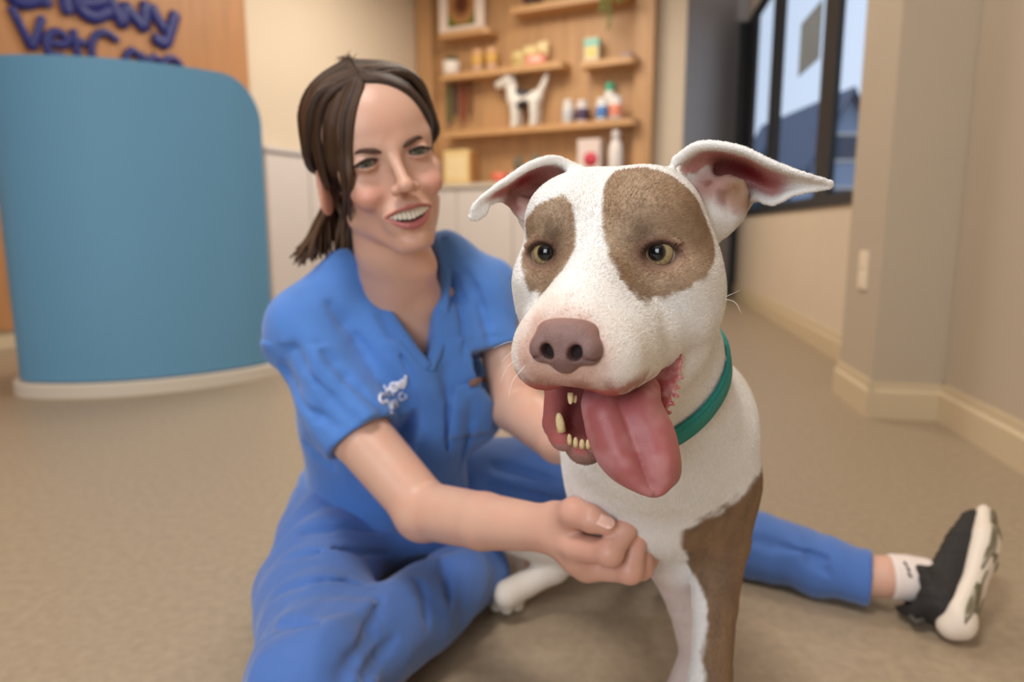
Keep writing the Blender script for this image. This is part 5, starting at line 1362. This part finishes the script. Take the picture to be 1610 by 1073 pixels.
def build_hair(root):
    H = Sculpt(WH)
    H.ell((0, -9.2, 2.9), (7.45, 9.2, 8.75), k=1)
    H.ell((0, -15.5, -1.5), (5.0, 3.0, 4.5), k=2.0)
    # hairline: open the face
    H.ell((.2, -.3, 2.2), (4.7, 4.4, 5.6), k=1.2, op='s'); H.ell((0, 1.6, -3.6), (5.1, 6.6, 8.6), k=1.0, op='s')
    H.ell((-8.0, -8.3, -2.6), (1.8, 2.2, 2.8), k=.5, op='s'); H.ell((0, -2.5, -9.5), (9, 9.5, 6.0), k=.6, op='s')
    V, Q = H.polygonize(WH.o - .24, WH.o + .22, .0030); V = relax(V, Q, 1)
    rnd = np.random.RandomState(5); VV = [V]; QQ = [Q]; base = len(V)
    hc = np.array([0, -9.0, 2.6]); HR = np.array([7.75, 9.5, 9.25])
    def shell(d, lift=0.0):
        """point of the hair surface in direction d from the middle of the head"""
        d = np.asarray(d, float); d = d / np.linalg.norm(d); return hc + d / np.sqrt(((d / HR) ** 2).sum()) * (1 + lift)
    part = lambda t: shell((-.10 + .02 * t, .86 - 1.35 * t, .62 + .55 * math.sin(min(1, t * 1.2) * math.pi)), .0)
    def strand(P, r0):
        nonlocal base
        P = catmull(P, 6); n = len(P); rr = r0 * np.interp(np.linspace(0, 1, n), [0, .12, .7, 1], [.45, 1, .9, .25])
        v, f = sweep([WH.p(p) for p in P], rr * .01, 6, .5, WH.M[1]); f4 = np.array(f[:-2]); VV.append(np.array(v)); QQ.append(f4 + base); base += len(v)
    tie = np.array([-2.6, -18.0, -2.6])
    FS = Sculpt(); face_field(FS); FS.fr = WH
    def snap(x, z, lift):
        return np.array([x, -9 + FS.surface((x, -9, z), (0, 1, 0), 0, 14, 160) + lift, z])
    for side in (-1, 1):
        for i in range(150):                                # from the parting over the side of the head to the tie
            t = rnd.rand() ** .8; p0 = part(t); d0 = (p0 - hc); lf = .01 + .035 * rnd.rand()
            m1 = shell((side * (.62 + .1 * rnd.rand()), .62 - 1.15 * t, .72 - .1 * t), lf)
            m2 = shell((side * 1.0, .34 - .75 * t, .12 + .25 * rnd.rand() - .1 * t), lf)
            m3 = shell((side * .95, -.25 - .35 * t, -.22 - .12 * rnd.rand()), lf)
            strand([p0, m1, m2, m3, tie + rnd.randn(3) * [.9, .6, .9] + [0, .6, 0]], .30 + .28 * rnd.rand())
    L_IN = [(-1.1, 7.6), (-3.1, 4.7), (-4.45, .9), (-5.35, -2.6), (-5.75, -5.4)]; L_OUT = [(-3.2, 8.4), (-5.7, 5.2), (-6.6, 1.4), (-6.8, -2.4), (-6.5, -5.0)]
    R_IN = [(1.6, 7.6), (3.9, 5.9), (5.5, 2.6), (6.0, -.6), (6.0, -2.6)]; R_OUT = [(2.8, 8.3), (5.0, 6.4), (6.2, 3.0), (6.5, -.4), (6.4, -2.4)]
    for n_, IN, OUT in ((80, L_IN, L_OUT), (34, R_IN, R_OUT)):          # locks framing the face
        for i in range(n_):
            a = rnd.rand(); e = rnd.rand(); lf = .05 + .30 * rnd.rand()
            pts = [part(.02 + .10 * a)] + [snap(p[0] + (q[0] - p[0]) * a, p[1] + (q[1] - p[1]) * a - (e * 1.2 if k == 4 else 0), lf) for k, (p, q) in enumerate(zip(IN, OUT))]
            strand(pts, .22 + .16 * rnd.rand())
    for i in range(60):                                     # over the temple
        a = rnd.rand(); strand([part(.05 + .2 * a), (-4.9 - .3 * a, -3.0 - 2.2 * a, 7.4), (-6.75 - .35 * a, -4.6 - 2.0 * a, 4.0), (-7.15 - .3 * a, -5.6 - 2.0 * a, .2), (-7.1 - .3 * a, -6.4 - 2.0 * a, -2.2)], .28 + .2 * rnd.rand())
    for i in range(60):                                     # loose hair behind the ear and neck
        a, b = rnd.randn() * .8, rnd.randn() * .8; l = rnd.rand()
        strand([tie + [a * .5 + .5, b * .5 + .8, .4], tie + [-1.0 + a, .6 + b, -2.2], tie + [-2.6 + a, 1.2 + b, -5.0], tie + [-3.8 + a * 1.2, 1.8 + b, -7.0 - 2.5 * l]], .28 + .22 * rnd.rand())
    for i in range(130):                                    # low pony tail falling behind the shoulder
        a, b = rnd.randn() * 1.1, rnd.randn() * .9; l = rnd.rand()
        strand([tie + [a * .5, b * .5 + .6, .4], tie + [-2.8 + a, .2 + b, -.8 + a * .8], tie + [-5.6 + a, .8 + b, -3.2 + a], tie + [-7.2 + a * 1.2 - l, 1.4 + b, -6.2 - 2.2 * l]], .28 + .22 * rnd.rand())
    for i in range(16):                                     # short loose hairs on the crown
        p = part(.25 + .5 * rnd.rand()); strand([p, p + [rnd.randn() * .4, rnd.randn() * .4, .3], p + [rnd.randn() * .9, rnd.randn() * .9, .45 + .3 * rnd.rand()]], .05)
    V = np.vstack(VV); Q = np.vstack(QQ); q = WH.inv(V)
    c = np.tile(np.array([.026, .014, .009]), (len(V), 1))
    st = np.zeros(len(V)); k = len(VV[0])
    for v in VV[1:]: st[k:k + len(v)] = rnd.rand(); k += len(v)
    c = mix(c, [.080, .040, .021], st); c = mix(c, [.11, .052, .02], .8 * sstep(0, -9, q[:, 2]) * st)
    m = mat('brown_hair', (1, 1, 1, 1), .42, attr='Col', bump=.3, bscale=300, spec=.3, grain=(6, 6, 1))
    adopt(np_mesh('hair', V, Q, m, None, c), root)['label'] = 'long brown hair tied in a low ponytail'
woman = build_woman()
